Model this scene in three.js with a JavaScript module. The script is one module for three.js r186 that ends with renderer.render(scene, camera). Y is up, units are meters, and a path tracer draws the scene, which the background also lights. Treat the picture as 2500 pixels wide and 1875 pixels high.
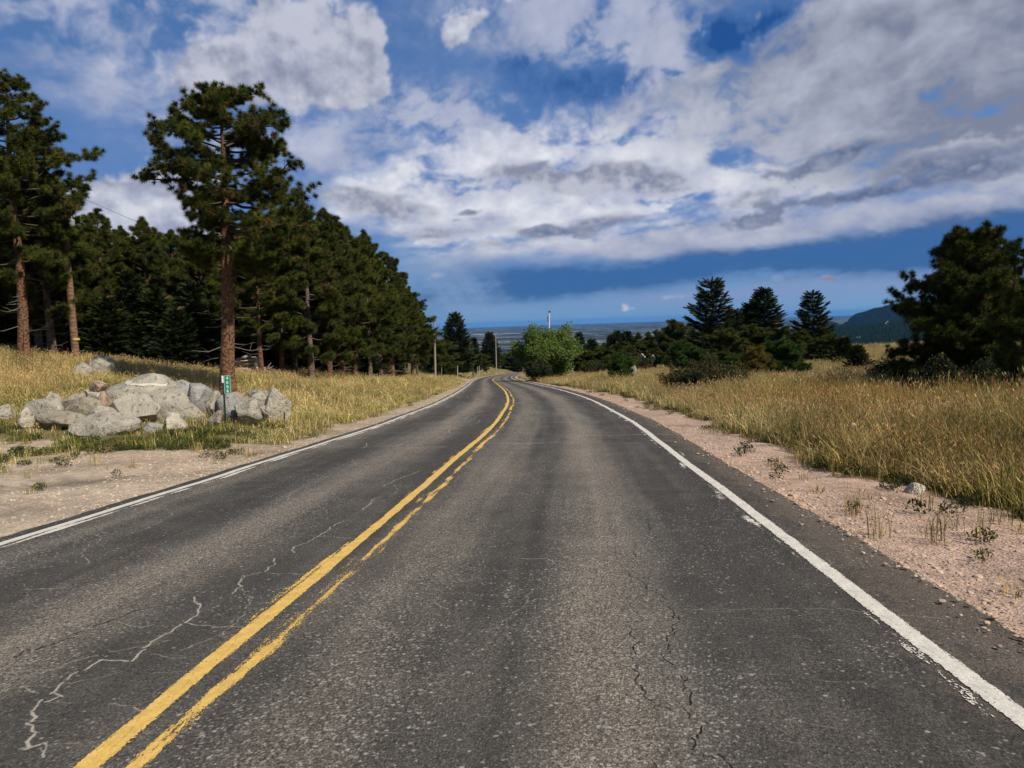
import * as THREE from 'three';
import { mergeGeometries, mergeVertices } from 'three/addons/utils/BufferGeometryUtils.js';
import { FontLoader } from 'three/addons/loaders/FontLoader.js';
import { TextGeometry } from 'three/addons/geometries/TextGeometry.js';

// ---------------------------------------------------------------- camera, sun, exposure
const scene = new THREE.Scene();
const FPX = 1878;                                   // focal length in pixels of the 2500 x 1875 photograph
const camera = new THREE.PerspectiveCamera(2 * Math.atan(937.5 / FPX) * 180 / Math.PI, 4 / 3, 0.1, 120000);
const EYE = new THREE.Vector3(0, 1.5, 0);
camera.position.copy(EYE);
camera.rotation.order = 'YXZ';
camera.rotation.set(-4.53 * Math.PI / 180, 0, -1.9 * Math.PI / 180);
camera.updateMatrixWorld(true);

const SUN = new THREE.Vector3(0.53, 0.69, 0.50).normalize();
const sun = new THREE.DirectionalLight(new THREE.Color(1, 0.93, 0.81), 5.0);
sun.position.copy(SUN).multiplyScalar(200);
sun.target.position.set(0, -3, -40);
sun.position.add(sun.target.position);
sun.castShadow = true;
sun.shadow.mapSize.set(4096, 4096);
Object.assign(sun.shadow.camera, { left: -110, right: 110, top: 110, bottom: -110, near: 1, far: 500 });
scene.add(sun, sun.target);

const renderer = new THREE.WebGLRenderer({ antialias: true });
renderer.setSize(1024, 768);
renderer.shadowMap.enabled = true;
renderer.toneMapping = THREE.LinearToneMapping;
renderer.toneMappingExposure = 1;

// ---------------------------------------------------------------- random numbers and noise
function rng(seed) { let a = seed >>> 0; return () => { a = (a + 0x6D2B79F5) | 0; let t = Math.imul(a ^ (a >>> 15), 1 | a); t = (t + Math.imul(t ^ (t >>> 7), 61 | t)) ^ t; return ((t ^ (t >>> 14)) >>> 0) / 4294967296; }; }
const PERM = new Uint8Array(512), GX = new Float32Array(256), GY = new Float32Array(256), GZ = new Float32Array(256);
{ const r = rng(7), p = [...Array(256).keys()]; for (let i = 255; i > 0; i--) { const j = Math.floor(r() * (i + 1)); [p[i], p[j]] = [p[j], p[i]]; } for (let i = 0; i < 512; i++) PERM[i] = p[i & 255];
  for (let i = 0; i < 256; i++) { const z = r() * 2 - 1, a = r() * 6.2832, s = Math.sqrt(1 - z * z); GX[i] = Math.cos(a) * s; GY[i] = Math.sin(a) * s; GZ[i] = z; } }
const fade = (t) => t * t * t * (t * (t * 6 - 15) + 10), mix = (a, b, t) => a + (b - a) * t;
const clamp = (x, a = 0, b = 1) => x < a ? a : x > b ? b : x;
const S = (a, b, x) => { const t = clamp((x - a) / (b - a)); return t * t * (3 - 2 * t); };
function n3(x, y, z) {
  const fx = Math.floor(x), fy = Math.floor(y), fz = Math.floor(z); x -= fx; y -= fy; z -= fz;
  const X = fx & 255, Y = fy & 255, Z = fz & 255, u = fade(x), v = fade(y), w = fade(z);
  const g = (i, j, k) => { const h = PERM[PERM[PERM[(X + i) & 255] + ((Y + j) & 255)] + ((Z + k) & 255)]; return GX[h] * (x - i) + GY[h] * (y - j) + GZ[h] * (z - k); };
  return 1.5 * mix(mix(mix(g(0, 0, 0), g(1, 0, 0), u), mix(g(0, 1, 0), g(1, 1, 0), u), v), mix(mix(g(0, 0, 1), g(1, 0, 1), u), mix(g(0, 1, 1), g(1, 1, 1), u), v), w);
}
const n2 = (x, y) => n3(x, y, 3.7);
function n2p(x, y, px, py) {                         // periodic in whole numbers px, py
  const fx = Math.floor(x), fy = Math.floor(y); x -= fx; y -= fy; const u = fade(x), v = fade(y);
  const g = (i, j) => { const h = PERM[PERM[((((fx + i) % px) + px) % px) & 255] + (((((fy + j) % py) + py) % py) & 255)]; return (GX[h] * (x - i) + GY[h] * (y - j)) * 1.6; };
  return mix(mix(g(0, 0), g(1, 0), u), mix(g(0, 1), g(1, 1), u), v);
}
const fbm3 = (x, y, z, o = 4, gain = .5) => { let s = 0, a = 0.5; for (let i = 0; i < o; i++) { s += a * n3(x, y, z); x = x * 2.03 + 11.1; y = y * 2.03 + 5.3; z = z * 2.03 + 1.7; a *= gain; } return s; };
const fbm2 = (x, y, o = 4) => fbm3(x, y, 9.2, o);

// ---------------------------------------------------------------- sky: clear air with several decks of cloud
{
  const W = 4096, H = 2048, data = new Float32Array(W * H * 4), D = Math.PI / 180, tmp = [0, 0, 0];
  const blob = (az, el, b) => { const dx0 = az - b[0], dy0 = el - b[1], c = Math.cos((b[4] || 0) * D), s = Math.sin((b[4] || 0) * D), dx = (dx0 * c + dy0 * s) / b[2], dy = (-dx0 * s + dy0 * c) / b[3], r = dx * dx + dy * dy; return r > 9 ? 0 : Math.exp(-r); };
  const sum = (az, el, L) => { let v = 0; for (const b of L) v += (b[5] ?? 1) * blob(az, el, b); return v; };
  // [azimuth, elevation, half width, half height, tilt, strength] in degrees
  const CUMULUS = [[-15.2, 19.2, 3.2, 2.6, 0], [-17, 17, 4.2, 2.2, 0], [-12.8, 17.2, 3.4, 2.2, 0], [-10, 18.6, 1.6, 2.2, 0], [-20.6, 16.2, 2.4, 1.3, 10], [-11.4, 16.4, 2.6, 1.4, 0], [-18, 15.8, 3.4, 1, 0]];
  const SMALL = [[-2.4, 19.8, 1.7, .6, 28], [-3.4, 19.2, .7, .7, 0], [-13.8, 15.1, 1.2, .35, 0, .7], [-5, 2.9, .55, .22, 0], [8.4, .1, .22, .26, 0, .8], [7.6, .05, .2, .12, -30, .6], [9.2, 0, .5, .08, 0, .6], [11.9, .75, 1.2, .18, 4, .8], [14.6, .8, .9, .2, 4, .8], [19.2, 1.8, .9, .35, 10, .7], [-26, 8.2, 2.6, 1.6, 0, 1.1], [-22.6, 7.8, 2.4, 1.8, 0, 1.1], [-24.6, 6.2, 4, 1.2, 0, 1], [-28.5, 7, 3, 1.6, 0, 1]];
  const BRIGHT = [[-2, 9.8, 6, 2.2, 8, 1], [4, 11.8, 8, 1.7, 3, .9], [12, 12.2, 8, 2, 4, .85], [1, 8.2, 8, 1.5, 4, 1.1], [-4, 5.6, 3.6, .9, 18, 1], [3, 7.4, 7, 1, 4, 1], [12, 8.4, 8, 1.5, 6, 1], [20, 8, 8, 1.3, 6, .9], [27, 7.4, 7, 1, 5, .6], [-2, 6.4, 5, .8, 5, .8], [6, 5.1, 10, .7, 3, .7], [-9, 9.4, 4, 1.3, 25, .55], [14, 5.2, 10, .9, 3, .6], [10, 10.2, 9, 1.1, 2, .5], [-26, 8, 4, 1.4, 8, .6]];
  const WISP = [[-8, 15, 5, 1.8, -16, .8], [-3, 14.2, 5, 1.6, -12, .7], [-12.5, 12.2, 6, 1.6, 12, .7], [-24, 15.5, 11, 3.5, -22, .5], [-22, 20.5, 13, 2.4, 5, .75], [5, 20, 8, 3, 0, 1], [3, 12.8, 8, 2, 0, .8], [10.5, 17.2, 4.5, 2.4, -30, 1], [-7, 9, 5, 3, 30, .5]];
  const GREY = [[18, 16.6, 9, 5, 0, .65], [27, 16, 9, 6, 0, 1.2], [36, 14, 11, 8, 0, 1.4], [22, 12, 9, 3, 0, .7], [8, 14, 6, 2.6, 0, .4], [30, 9, 9, 3, 0, .6]];
  const HOLE = [[17, 18.4, 3.4, .9, 14, 1.5], [14.2, 18.6, 1.5, .7, -20, .9], [16, 17.4, 1.2, .8, 0, .9], [5.6, 15.8, 3.4, .7, 4, .65], [1.4, 17.2, 1.8, 1.2, 0, .7], [7, 14.9, 4, .5, 6, .35], [11, 15.8, 2, .6, 0, .5]];
  const MID = [[6.4, 9.4, 5.6, 1.2, -2, 1.1], [0.6, 9.9, 2.6, .8, -6, .9], [11, 8.8, 3, .8, -10, .8], [-7.8, 7.5, 3.4, .8, -6, .85], [-4, 6.0, 4.6, .45, 2, .8], [17.5, 7.2, 3.2, .6, 6, .8], [5.5, 6.1, 4, .55, 8, .8], [-25.2, 9.2, 3.4, .5, 0, .7], [-11, 8.6, 2.4, .7, 0, .6], [31, 9.2, 4, .7, 5, .8], [-1, 5.0, 3, .3, 3, .5]];
  const DARK = [[2.2, 10.2, 1.6, 0.43, 30, .6], [-2.6, 9.9, 1.4, 0.51, 4, .7], [21.4, 9.0, 2.4, 0.80, 20, 1.2], [24.4, 9.8, 2.6, 0.51, 8, 1.1], [18.2, 8.6, 1.6, 0.43, 12, .7], [28.8, 8.5, 3, 0.65, 4, 1], [32.5, 8.2, 3.2, 0.72, 4, 1], [19, 6.9, 1.8, 0.43, 8, .7], [23.4, 6.9, 4.2, 0.46, 5, 1.15], [28.6, 7.3, 5, 0.52, 5, .9], [17, 5.95, 2.4, 0.43, 5, 1.1], [13, 5.8, 1.4, 0.29, 4, .7], [3, 5.85, 2.6, 0.41, 0, 1.1], [7.6, 6.1, 2.4, 0.43, 16, .75], [-2.4, 7.2, .85, 0.23, 4, 1], [-3.0, 6.7, .5, 0.13, 0, .8], [-5, 5.9, 2, 0.29, 0, .5], [22.2, 1.5, .55, 0.30, 6, .8], [20.4, 1.75, .8, 0.10, 6, .8]];
  const STORM = [[3.5, 1.9, 4, .95, 3, .4], [0, 2, 8, 1.6, 3, .8], [8, 2.3, 9, 1.15, 3, .9], [18, 3.0, 10, 1.05, 2.5, 1.0], [28, 3.3, 9, 1.4, 3, 1.15], [35, 4.1, 9, 1.9, 3, 1.2], [-6, 1, 4.6, 1.6, 20, .45]];
  const PALE = [[14, 5.2, 11, 1.1, 2, .8], [27, 5.6, 10, 1.2, 3, 1.1], [9, 4.2, 8, .8, 2, .7], [19, 4.9, 11, .9, 2, .8], [-3, 4.2, 5, 1.1, 12, .55], [11, .8, 12, .7, 2, .55], [22, .9, 11, .9, 1, .6], [-4, 1.6, 1.8, 2.6, 22, .35], [29, 1.2, 6, .8, 0, .4]];
  function sky(az, el0, o) {
    const el = el0 - .75;
    const a = az * D, ca = Math.cos(a) * 57.3, sa = Math.sin(a) * 57.3, e = Math.max(el, -1.5), Y = Math.log(.18 + .025 * e) / .025, top = S(70, 40, el);
    const P = (k, ks, s) => [ca / k + s * 3.1, sa / k + s * 1.3, Y * ks / k + s];
    const w1 = fbm3(...P(5, .6, 1), 4), w2 = fbm3(...P(5, .6, 7), 4), v1 = fbm3(...P(1.3, .7, 2), 3), v2 = fbm3(...P(1.3, .7, 8), 3);
    const A = az + 1.7 * w1 + .5 * v1, E = el + (0.25 + 0.055 * Math.min(el, 25)) * (1.15 * w2 + .4 * v2);
    const det = fbm3(...P(2.8, .6, 3), 6, .6), fine = fbm3(...P(1.0, .6, 9), 5, .62), big = fbm3(...P(26, .5, 5), 3), broad = fbm3(...P(12, .8, 6), 4);
    const streak = fbm3(ca / 8 + w1 * .7, sa / 8, (Y - az * .13) * 1.25 / 8 + w2 * .6, 7, .6);
    const iso = fbm3(az / 3, el / 2.6, 4.4, 7, .58), isoUp = fbm3((az + .5) / 3, (el + .7) / 2.6, 4.4, 7, .58);
    const out = S(36, 46, Math.abs(az)) + S(21, 28, el) * (1 - S(36, 46, Math.abs(az)));      // past the decks seen from the road the same weather goes on
    // clear air
    const t1 = S(-1, 7, el), t2 = S(5, 22, el);
    let r = mix(mix(.165, .10, t1), .056, t2), g = mix(mix(.31, .215, t1), .150, t2), b = mix(mix(.53, .50, t1), .385, t2);
    const lite = clamp(.5 + big * 1.1); r += .035 * lite; g += .045 * lite; b += .04 * lite;
    const put = (al, R, G, B) => { al = clamp(al); r = mix(r, R, al); g = mix(g, G, al); b = mix(b, B, al); };
    const hole = sum(A, E, HOLE) * clamp(.8 + 1.5 * det + 1.3 * fine, 0, 1.5);
    if (hole > 0) put(hole * .8, .018, .085, .29);
    // thin high veil, drawn out in streaks
    let veil = sum(A, E, WISP) + out * (0.25 + 1.3 * big) + .04;
    veil = veil * (0.78 + 2.6 * streak + .25 * fine + .15 * det) - hole * 1.1;
    put(S(0, 1.05, veil) * .88, .43 + .2 * det, .465 + .19 * det, .61 + .15 * det);
    // bright white sheet
    let br = sum(A, E, BRIGHT) * (.85 + 1.7 * streak + .25 * det + .12 * fine);
    put(S(.06, .85, br) * .95, .63 + .42 * det + .2 * streak, .65 + .4 * det + .2 * streak, .745 + .3 * det + .15 * streak);
    // grey overcast
    let gr = sum(A, E, GREY) + out * (1.3 * big + .25); gr = gr * (.85 + .5 * det + 1.3 * streak + .5 * broad) - hole * 1.6;
    const gl = clamp(.56 + 1.3 * broad + .35 * det + 1.0 * streak + .12 * fine - .018 * Math.max(0, az - 20)); put(S(.1, 1, gr) * .9, mix(.215, .50, gl), mix(.235, .525, gl), mix(.315, .62, gl));
    // the rolling white heaps at the left
    const cu = sum(A, E, CUMULUS); if (cu > .01) { const h = cu + .8 * iso + .15 * fine, lit = clamp(.62 + 1.1 * (iso - isoUp) + .4 * iso + .35 * fine + .4 * det - .08 * (16.6 - E)); put(S(.28, .66, h) * .9, mix(.27, .56, lit), mix(.29, .575, lit), mix(.39, .67, lit)); }
    const sm = sum(A * .35 + az * .65, E * .35 + el * .65, SMALL); if (sm > .01) { const h = sm + 1.1 * iso + .4 * fine, lit = clamp(.55 + 1.6 * (iso - isoUp) + .4 * iso); put(S(.28, .8, h) * .85, mix(.36, .68, lit), mix(.38, .70, lit), mix(.50, .77, lit)); }
    // pale sheet above, the dark blue storm, and paler rain haze below
    const pa = sum(A, E, PALE) * (.95 + .8 * streak + .4 * det); { const k = S(2.2, 4.2, el); put(S(0, 1.25, pa) * .92, mix(.22, .41 + .2 * det, k), mix(.31, .44 + .19 * det, k), mix(.54, .565 + .13 * det, k)); }
    const st = sum(az + .8 * w1, el + .45 * w2 + .22 * v2, STORM) * (.95 + .9 * streak + .3 * fine); put(S(.05, 1.45, st) * .86, .010, .088, .275);
    const ra = Math.exp(-(((az + el * .6 + 2.6) / 2.9) ** 2)) * S(6.5, 2.2, el) * S(-1.5, .5, el); put(ra * .5 * (1 + 1.3 * fbm3(az * .9 + el * .55, 2, 4, 3) + .5 * det), .21, .33, .53);
    // lavender-grey and darker flat clouds drifting under the sheet
    const md = sum(A, E, MID) * (.9 + .6 * streak) + .9 * det * S(.1, .5, sum(A, E, MID)) ; if (md > .05) { const up = clamp(.5 + 1.6 * det + 1.2 * fine + .5 * (sum(A, E + .5, MID) - sum(A, E - .5, MID))); put(S(.15, .75, md) * .85, mix(.19, .46, up), mix(.215, .48, up), mix(.32, .57, up)); }
    const dk = sum(A, E, DARK) * (.95 + .6 * streak) + 1.3 * det * S(.1, .5, sum(A, E, DARK)) + .7 * fine * S(.1, .4, sum(A, E, DARK)); if (dk > .05) { const up = clamp(.35 + 1.2 * det + .9 * fine); put(S(.22, .95, dk) * .88, mix(.085, .27, up), mix(.125, .305, up), mix(.24, .42, up)); }
    if (top < 1) { const k = 1 - top; r = mix(r, .16, k); g = mix(g, .22, k); b = mix(b, .40, k); }
    o[0] = r; o[1] = g; o[2] = b;
  }
  // sky below the horizon: the haze over the plains
  const low = [.155, .31, .54];
  const azOf = (c) => { let z = ((c + .5) / W - .5) * 360 + 90; if (z > 180) z -= 360; return z; }, elOf = (rr) => ((rr + .5) / H - .5) * 180;
  const K = 8, cw = W / K, r0 = H / 2 - K, ch = Math.ceil((H - r0) / K) + 2, coarse = new Float32Array(cw * ch * 3);
  for (let j = 0; j < ch; j++) for (let i = 0; i < cw; i++) { sky(azOf(i * K), elOf(r0 + j * K), tmp); coarse.set(tmp, (j * cw + i) * 3); }
  for (let row = 0; row < H; row++) { const el = elOf(row); for (let c = 0; c < W; c++) {
    const q = (row * W + c) * 4; data[q + 3] = 1;
    if (el <= 0) { data[q] = low[0]; data[q + 1] = low[1]; data[q + 2] = low[2]; continue; }
    const az = azOf(c);
    if (Math.abs(az) < 44 && el < 27) { sky(az, el, tmp); const k = 1 - S(0, .7, el); for (let m = 0; m < 3; m++) data[q + m] = mix(tmp[m], low[m], k * .6); continue; }
    const y = (row - r0) / K, j = Math.floor(y), v = y - j, x = c / K, i = Math.floor(x), u = x - i, i1 = (i + 1) % cw;
    for (let m = 0; m < 3; m++) data[q + m] = mix(mix(coarse[(j * cw + i) * 3 + m], coarse[(j * cw + i1) * 3 + m], u), mix(coarse[((j + 1) * cw + i) * 3 + m], coarse[((j + 1) * cw + i1) * 3 + m], u), v);
  } }
  const t = new THREE.DataTexture(data, W, H, THREE.RGBAFormat, THREE.FloatType);
  t.mapping = THREE.EquirectangularReflectionMapping; t.magFilter = THREE.LinearFilter; t.minFilter = THREE.LinearFilter; t.needsUpdate = true;
  scene.background = t; scene.environment = t;
}
scene.fog = new THREE.FogExp2(new THREE.Color(0.11, 0.43, 1.0), 3.0e-5);

// ---------------------------------------------------------------- naming helpers
const used = {};
const numbered = (n) => { const k = used[n] = (used[n] ?? -1) + 1; return k ? n + '_' + String(k).padStart(3, '0') : n; };
function tag(o, label, category, group, kind) { if (label) o.userData.label = label; if (category) o.userData.category = category; if (group) o.userData.group = group; if (kind) o.userData.kind = kind; return o; }
function mesh(name, geo, mat, parent = scene) { const m = new THREE.Mesh(geo, mat); m.name = parent === scene ? numbered(name) : name; m.castShadow = m.receiveShadow = true; parent.add(m); return m; }
function thing(name, label, category, pos, group) { const g = new THREE.Group(); g.name = numbered(name); g.position.copy(pos); scene.add(g); return tag(g, label, category, group); }
const rgb = (r, g, b) => new THREE.Color().setRGB(r, g, b);
const std = (o) => new THREE.MeshPhysicalMaterial({ roughness: .95, specularIntensity: .25, ...o });
function dataTex(w, h, fn, srgb, rep) {             // fn(x, y, out) writes 0..1; colours linear when srgb
  const d = new Uint8Array(w * h * 4), o = [0, 0, 0, 1], enc = (v) => 255 * clamp(srgb ? (v <= .0031308 ? v * 12.92 : 1.055 * Math.pow(v, 1 / 2.4) - .055) : v);
  for (let y = 0; y < h; y++) for (let x = 0; x < w; x++) { o[3] = 1; fn(x, y, o); const q = (y * w + x) * 4; d[q] = enc(o[0]); d[q + 1] = enc(o[1]); d[q + 2] = enc(o[2]); d[q + 3] = 255 * clamp(o[3]); }
  const t = new THREE.DataTexture(d, w, h); t.magFilter = THREE.LinearFilter; t.minFilter = THREE.LinearMipmapLinearFilter; t.generateMipmaps = true; t.wrapS = t.wrapT = THREE.RepeatWrapping; t.anisotropy = 8;
  if (srgb) t.colorSpace = THREE.SRGBColorSpace; if (rep) t.repeat.set(rep[0], rep[1]); t.needsUpdate = true; return t;
}
class Geo {                                         // collects triangles
  constructor() { this.p = []; this.c = []; this.u = []; this.i = []; }
  v(x, y, z, u = 0, w = 0, c) { this.p.push(x, y, z); this.u.push(u, w); if (c) this.c.push(c[0], c[1], c[2]); return this.p.length / 3 - 1; }
  t(a, b, c) { this.i.push(a, b, c); } q(a, b, c, d) { this.i.push(a, b, c, a, c, d); }
  tube(pts, rad, n = 5, uv = 1, cap = false) {       // pts Vector3[], rad number[]
    const T = new THREE.Vector3(), N = new THREE.Vector3(1, 0, 0), B = new THREE.Vector3(); let prev = -1, len = 0;
    for (let k = 0; k < pts.length; k++) {
      T.copy(pts[Math.min(k + 1, pts.length - 1)]).sub(pts[Math.max(k - 1, 0)]).normalize();
      if (k === 0) { N.set(1, 0, 0); if (Math.abs(T.x) > .9) N.set(0, 0, 1); } N.addScaledVector(T, -N.dot(T)).normalize(); B.crossVectors(T, N);
      if (k) len += pts[k].distanceTo(pts[k - 1]);
      const s = this.p.length / 3;
      for (let j = 0; j <= n; j++) { const a = j / n * 6.28319, c = Math.cos(a) * rad[k], d = Math.sin(a) * rad[k]; this.v(pts[k].x + N.x * c + B.x * d, pts[k].y + N.y * c + B.y * d, pts[k].z + N.z * c + B.z * d, j / n * uv, len); }
      if (k) for (let j = 0; j < n; j++) this.q(prev + j, prev + j + 1, s + j + 1, s + j);
      prev = s;
      if (cap && k === pts.length - 1) { const c = this.v(pts[k].x, pts[k].y, pts[k].z); for (let j = 0; j < n; j++) this.t(s + j, s + j + 1, c); }
    }
  }
  build() { const g = new THREE.BufferGeometry(); g.setAttribute('position', new THREE.Float32BufferAttribute(this.p, 3)); g.setAttribute('uv', new THREE.Float32BufferAttribute(this.u, 2)); if (this.c.length) g.setAttribute('color', new THREE.Float32BufferAttribute(this.c, 3)); g.setIndex(this.i); g.computeVertexNormals(); return g; }
}
const V = (x, y, z) => new THREE.Vector3(x, y, z);

// ---------------------------------------------------------------- lie of the land
const RX = [[40, -3.6], [12, -2.35], [0, -1.72], [-3, -1.52], [-5, -1.36], [-8, -1.12], [-12.6, -.78], [-18, -.40], [-22.8, -.22], [-29.6, -.06], [-36, -.08], [-48, -.32], [-64, -.86], [-80, -1.42], [-98, -2.15], [-116, -2.75], [-135, -3.12], [-153, -3.15], [-170, -2.75], [-185, -2.0], [-200, -.9], [-220, 1.0], [-240, 3.6], [-260, 7.4], [-280, 13], [-300, 21], [-330, 38], [-360, 60]];
function xc(z) {                                    // centre of the road
  if (z >= RX[0][0]) return RX[0][1]; for (let i = 0; i < RX.length - 1; i++) if (z >= RX[i + 1][0]) {
    const [z0, a] = RX[i], [z1, b] = RX[i + 1], m = (k) => { const p = RX[Math.max(0, k - 1)], n = RX[Math.min(RX.length - 1, k + 1)]; return (n[1] - p[1]) / (n[0] - p[0]); };
    const t = (z - z0) / (z1 - z0), h = z1 - z0, t2 = t * t, t3 = t2 * t; return (2 * t3 - 3 * t2 + 1) * a + (t3 - 2 * t2 + t) * h * m(i) + (-2 * t3 + 3 * t2) * b + (t3 - t2) * h * m(i + 1);
  } return RX[RX.length - 1][1];
}
function yr(d) {                                    // height of the road: it runs downhill
  return yr0(d) + .0131 * d; }
function yr0(d) {
  if (d < 0) return -.064 * d; if (d < 60) return -(.064 * d + .00012 * d * d);
  const y60 = -(.064 * 60 + .00012 * 3600), e = d - 60; return e < 120 ? y60 - (.0784 * e - .00004 * e * e) : y60 - (.0784 * 120 - .00004 * 14400 + .0688 * (e - 120));
}
const EDGE_R = 3.74, EDGE_L = 3.37, wide = (s) => .5 * Math.exp(-Math.max(0, s) / 14);   // the lanes are a little wider near the camera's brow
function H(x, z) {
  const d = -z, u = x - xc(z), a = Math.abs(u), base = yr(d); let rel = 0;
  if (u < 0) { const far = S(14, 34, d); rel += far * (.9 * S(4.8, 10, a) + Math.min(.15 * Math.max(0, a - 10), 3.4)); rel += 2.3 * Math.exp(-(((d - 205) / 40) ** 2)) * S(4, 11, a); }
  else { rel += Math.min(.06 * Math.max(0, a - 6), 4) * S(20, 90, d) - .10 * Math.exp(-(((a - 6.4) / 1.2) ** 2)) * S(3, 8, d); rel -= .24 * Math.max(0, d - 140) * S(8, 26, a); }
  rel -= .22 * Math.max(0, d - 262);
  const off = S(3.7, 5.2, a);
  rel += off * (.10 * n2(x * .35, z * .35) + .045 * n2(x * 1.3, z * 1.3) + .5 * n2(x * .03 + 9, z * .03) * S(8, 30, a));
  rel += .30 * Math.exp(-(((x + 9.8) / 4) ** 2) - ((z + 20.2) / 2) ** 2);
  rel += mix(-.15, -.078 + .012 * n2(x * 2.2, z * 2.2), S(3.3, 3.75, a)) + .04 * S(4.3, 5.4, a);
  return Math.max(base + rel, -135);
}
// the point of the ground seen in pixel column px at distance d, and a point in the air from a pixel and a distance
function at(px, py, d) { const r = V((px - 1250) / FPX, -(py - 937.5) / FPX, -1).applyQuaternion(camera.quaternion); return r.multiplyScalar(d / -r.z).add(EYE); }
function on(px, d) { let py = 900, p = at(px, py, d); for (let k = 0; k < 6; k++) { const y = H(p.x, -d); py += (p.y - y) * FPX / d; p = at(px, py, d); } p.y = H(p.x, -d); return p; }
// ---------------------------------------------------------------- ground
const grit = (() => { const n = 512; return dataTex(n, n, (x, y, o) => { const u = x / n, v = y / n; let g = .74 + .20 * n2p(u * 8, v * 8, 8, 8) + .22 * n2p(u * 40, v * 40, 40, 40) + .30 * n2p(u * 110, v * 110, 110, 110); const s = n2p(u * 70 + .5, v * 70, 70, 70); if (s > .42) g += (s - .42) * 1.6; if (s < -.45) g += (s + .45) * 1.2; const k = n2p(u * 30, v * 30 + .3, 30, 30); o[0] = g * (1 + .06 * k); o[1] = g; o[2] = g * (1 - .08 * k); }, true); })();
const gritBump = (() => { const n = 512; return dataTex(n, n, (x, y, o) => { const u = x / n, v = y / n; o[0] = o[1] = o[2] = .5 + .22 * n2p(u * 18, v * 18, 18, 18) + .2 * n2p(u * 60, v * 60, 60, 60) + .3 * Math.max(0, n2p(u * 110, v * 110, 110, 110)); }); })();
const dirtEdgeR = (z) => { const d = -z; return 5.15 + .75 * S(11.5, 6.5, d) + .4 * n2(z * .45, 2) + .35 * n2(z * 1.4, 5) - .5 * S(30, 80, d); };
const dirtEdgeL = (z, x) => { const d = -z; const lot = 1 - S(14.0, 16.4, d - 1.1 * S(-7, -9, x) + 1.2 * n2(x * .3, z * .3) + .6 * n2(x * 1.1, z * 1.1) + .10 * (x + 9)); return 4.55 + .35 * n2(z * .5, 8) + .25 * n2(z * 1.6, 4) - .2 * S(30, 80, d) + 60 * lot + 3.2 * Math.exp(-(((d - 138) / 9) ** 2)); };
function dirt(x, z) { const u = x - xc(z), a = Math.abs(u), e = u > 0 ? dirtEdgeR(z) : dirtEdgeL(z, x); return 1 - S(e - .22, e + .22, a + .25 * n2(x * 3, z * 3)); }
{
  const axis = (st, grow, fine, far) => { const l = [0]; let s = st; while (l[l.length - 1] < far) { const v = l[l.length - 1]; if (v > fine) s *= grow; l.push(v + s); } return l; };
  const xr = axis(.14, 1.055, 9, 3400), xs = [...xr.slice(1).map((v) => -v).reverse(), ...xr], zf = axis(.15, 1.03, 16, 3600), zb = axis(.5, 1.2, 4, 160), zs = [...zb.slice(1).reverse(), ...zf.map((v) => -v)];
  const g = new Geo(), nx = xs.length;
  for (const z of zs) for (const x of xs) {
    const m = dirt(x, z), u = x - xc(z), y = H(x, z), k = fbm2(x * .5, z * .5, 4), k2 = fbm2(x * 2.3 + 40, z * 2.3, 3), track = u < -3.5 && m > .5 ? .12 * Math.sin((z + .22 * x) * 2.6 + 2 * n2(x * .2, z * .2)) : 0;
    const stain = S(.10, .5, fbm2(x * .9 + 3, z * .9 + 7, 4)) * .42, b = 1 + .30 * k + .22 * k2 + track - stain;
    const warm = .5 + .8 * n2(x * .13, z * .13), D = u < 0 ? [.55 * b, mix(.43, .40, warm) * b, mix(.305, .265, warm) * b] : [.60 * b, mix(.425, .395, warm) * b, mix(.315, .27, warm) * b], q = clamp(.5 + 1.1 * k), G = u < 0 ? [mix(.27, .17, q), mix(.215, .155, q), mix(.105, .058, q)] : [mix(.17, .11, q), mix(.135, .10, q), mix(.065, .04, q)];
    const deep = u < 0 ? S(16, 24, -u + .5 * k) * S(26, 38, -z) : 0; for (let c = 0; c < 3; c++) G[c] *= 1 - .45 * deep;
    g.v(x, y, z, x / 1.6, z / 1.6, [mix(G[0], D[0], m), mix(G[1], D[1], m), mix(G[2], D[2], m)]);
  }
  for (let j = 0; j + 1 < zs.length; j++) for (let i = 0; i + 1 < nx; i++) { const a = j * nx + i; g.q(a + nx, a + nx + 1, a + 1, a); }
  const m = mesh('ground', g.build(), std({ vertexColors: true, map: grit, bumpMap: gritBump, bumpScale: .03 }));
  tag(m, 'pinkish dirt verge and dry grass soil on both sides of the road', null, null, 'structure');
}

// ---------------------------------------------------------------- road
const roadPt = (s, u) => { const z = -s, e = .3, dx = (xc(z - e) - xc(z + e)) / (2 * e), l = Math.hypot(dx, 1); return [xc(z) + u / l, z + u * dx / l]; };   // s runs along -z; the offset is square to the road
function strip(u0f, u1f, s0, s1, lift, nu, uvf, step = (s) => clamp(s * .02, .05, 1.2)) {
  const g = new Geo(); let s = s0, row = 0; const arr = []; while (s < s1) { arr.push(s); s += step(Math.abs(s)); } arr.push(s1);
  for (const s of arr) { const a = u0f(s), b = u1f(s); for (let k = 0; k <= nu; k++) { const u = mix(a, b, k / nu), [x, z] = roadPt(s, u), edge = k === 0 || k === nu; g.v(x, yr(s) + lift + roadSag(s, u), z, ...uvf(s, u)); } if (row) { const q = row * (nu + 1), p = q - nu - 1; for (let k = 0; k < nu; k++) g.q(p + k, p + k + 1, q + k + 1, q + k); } row++; }
  return g.build();
}
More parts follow.
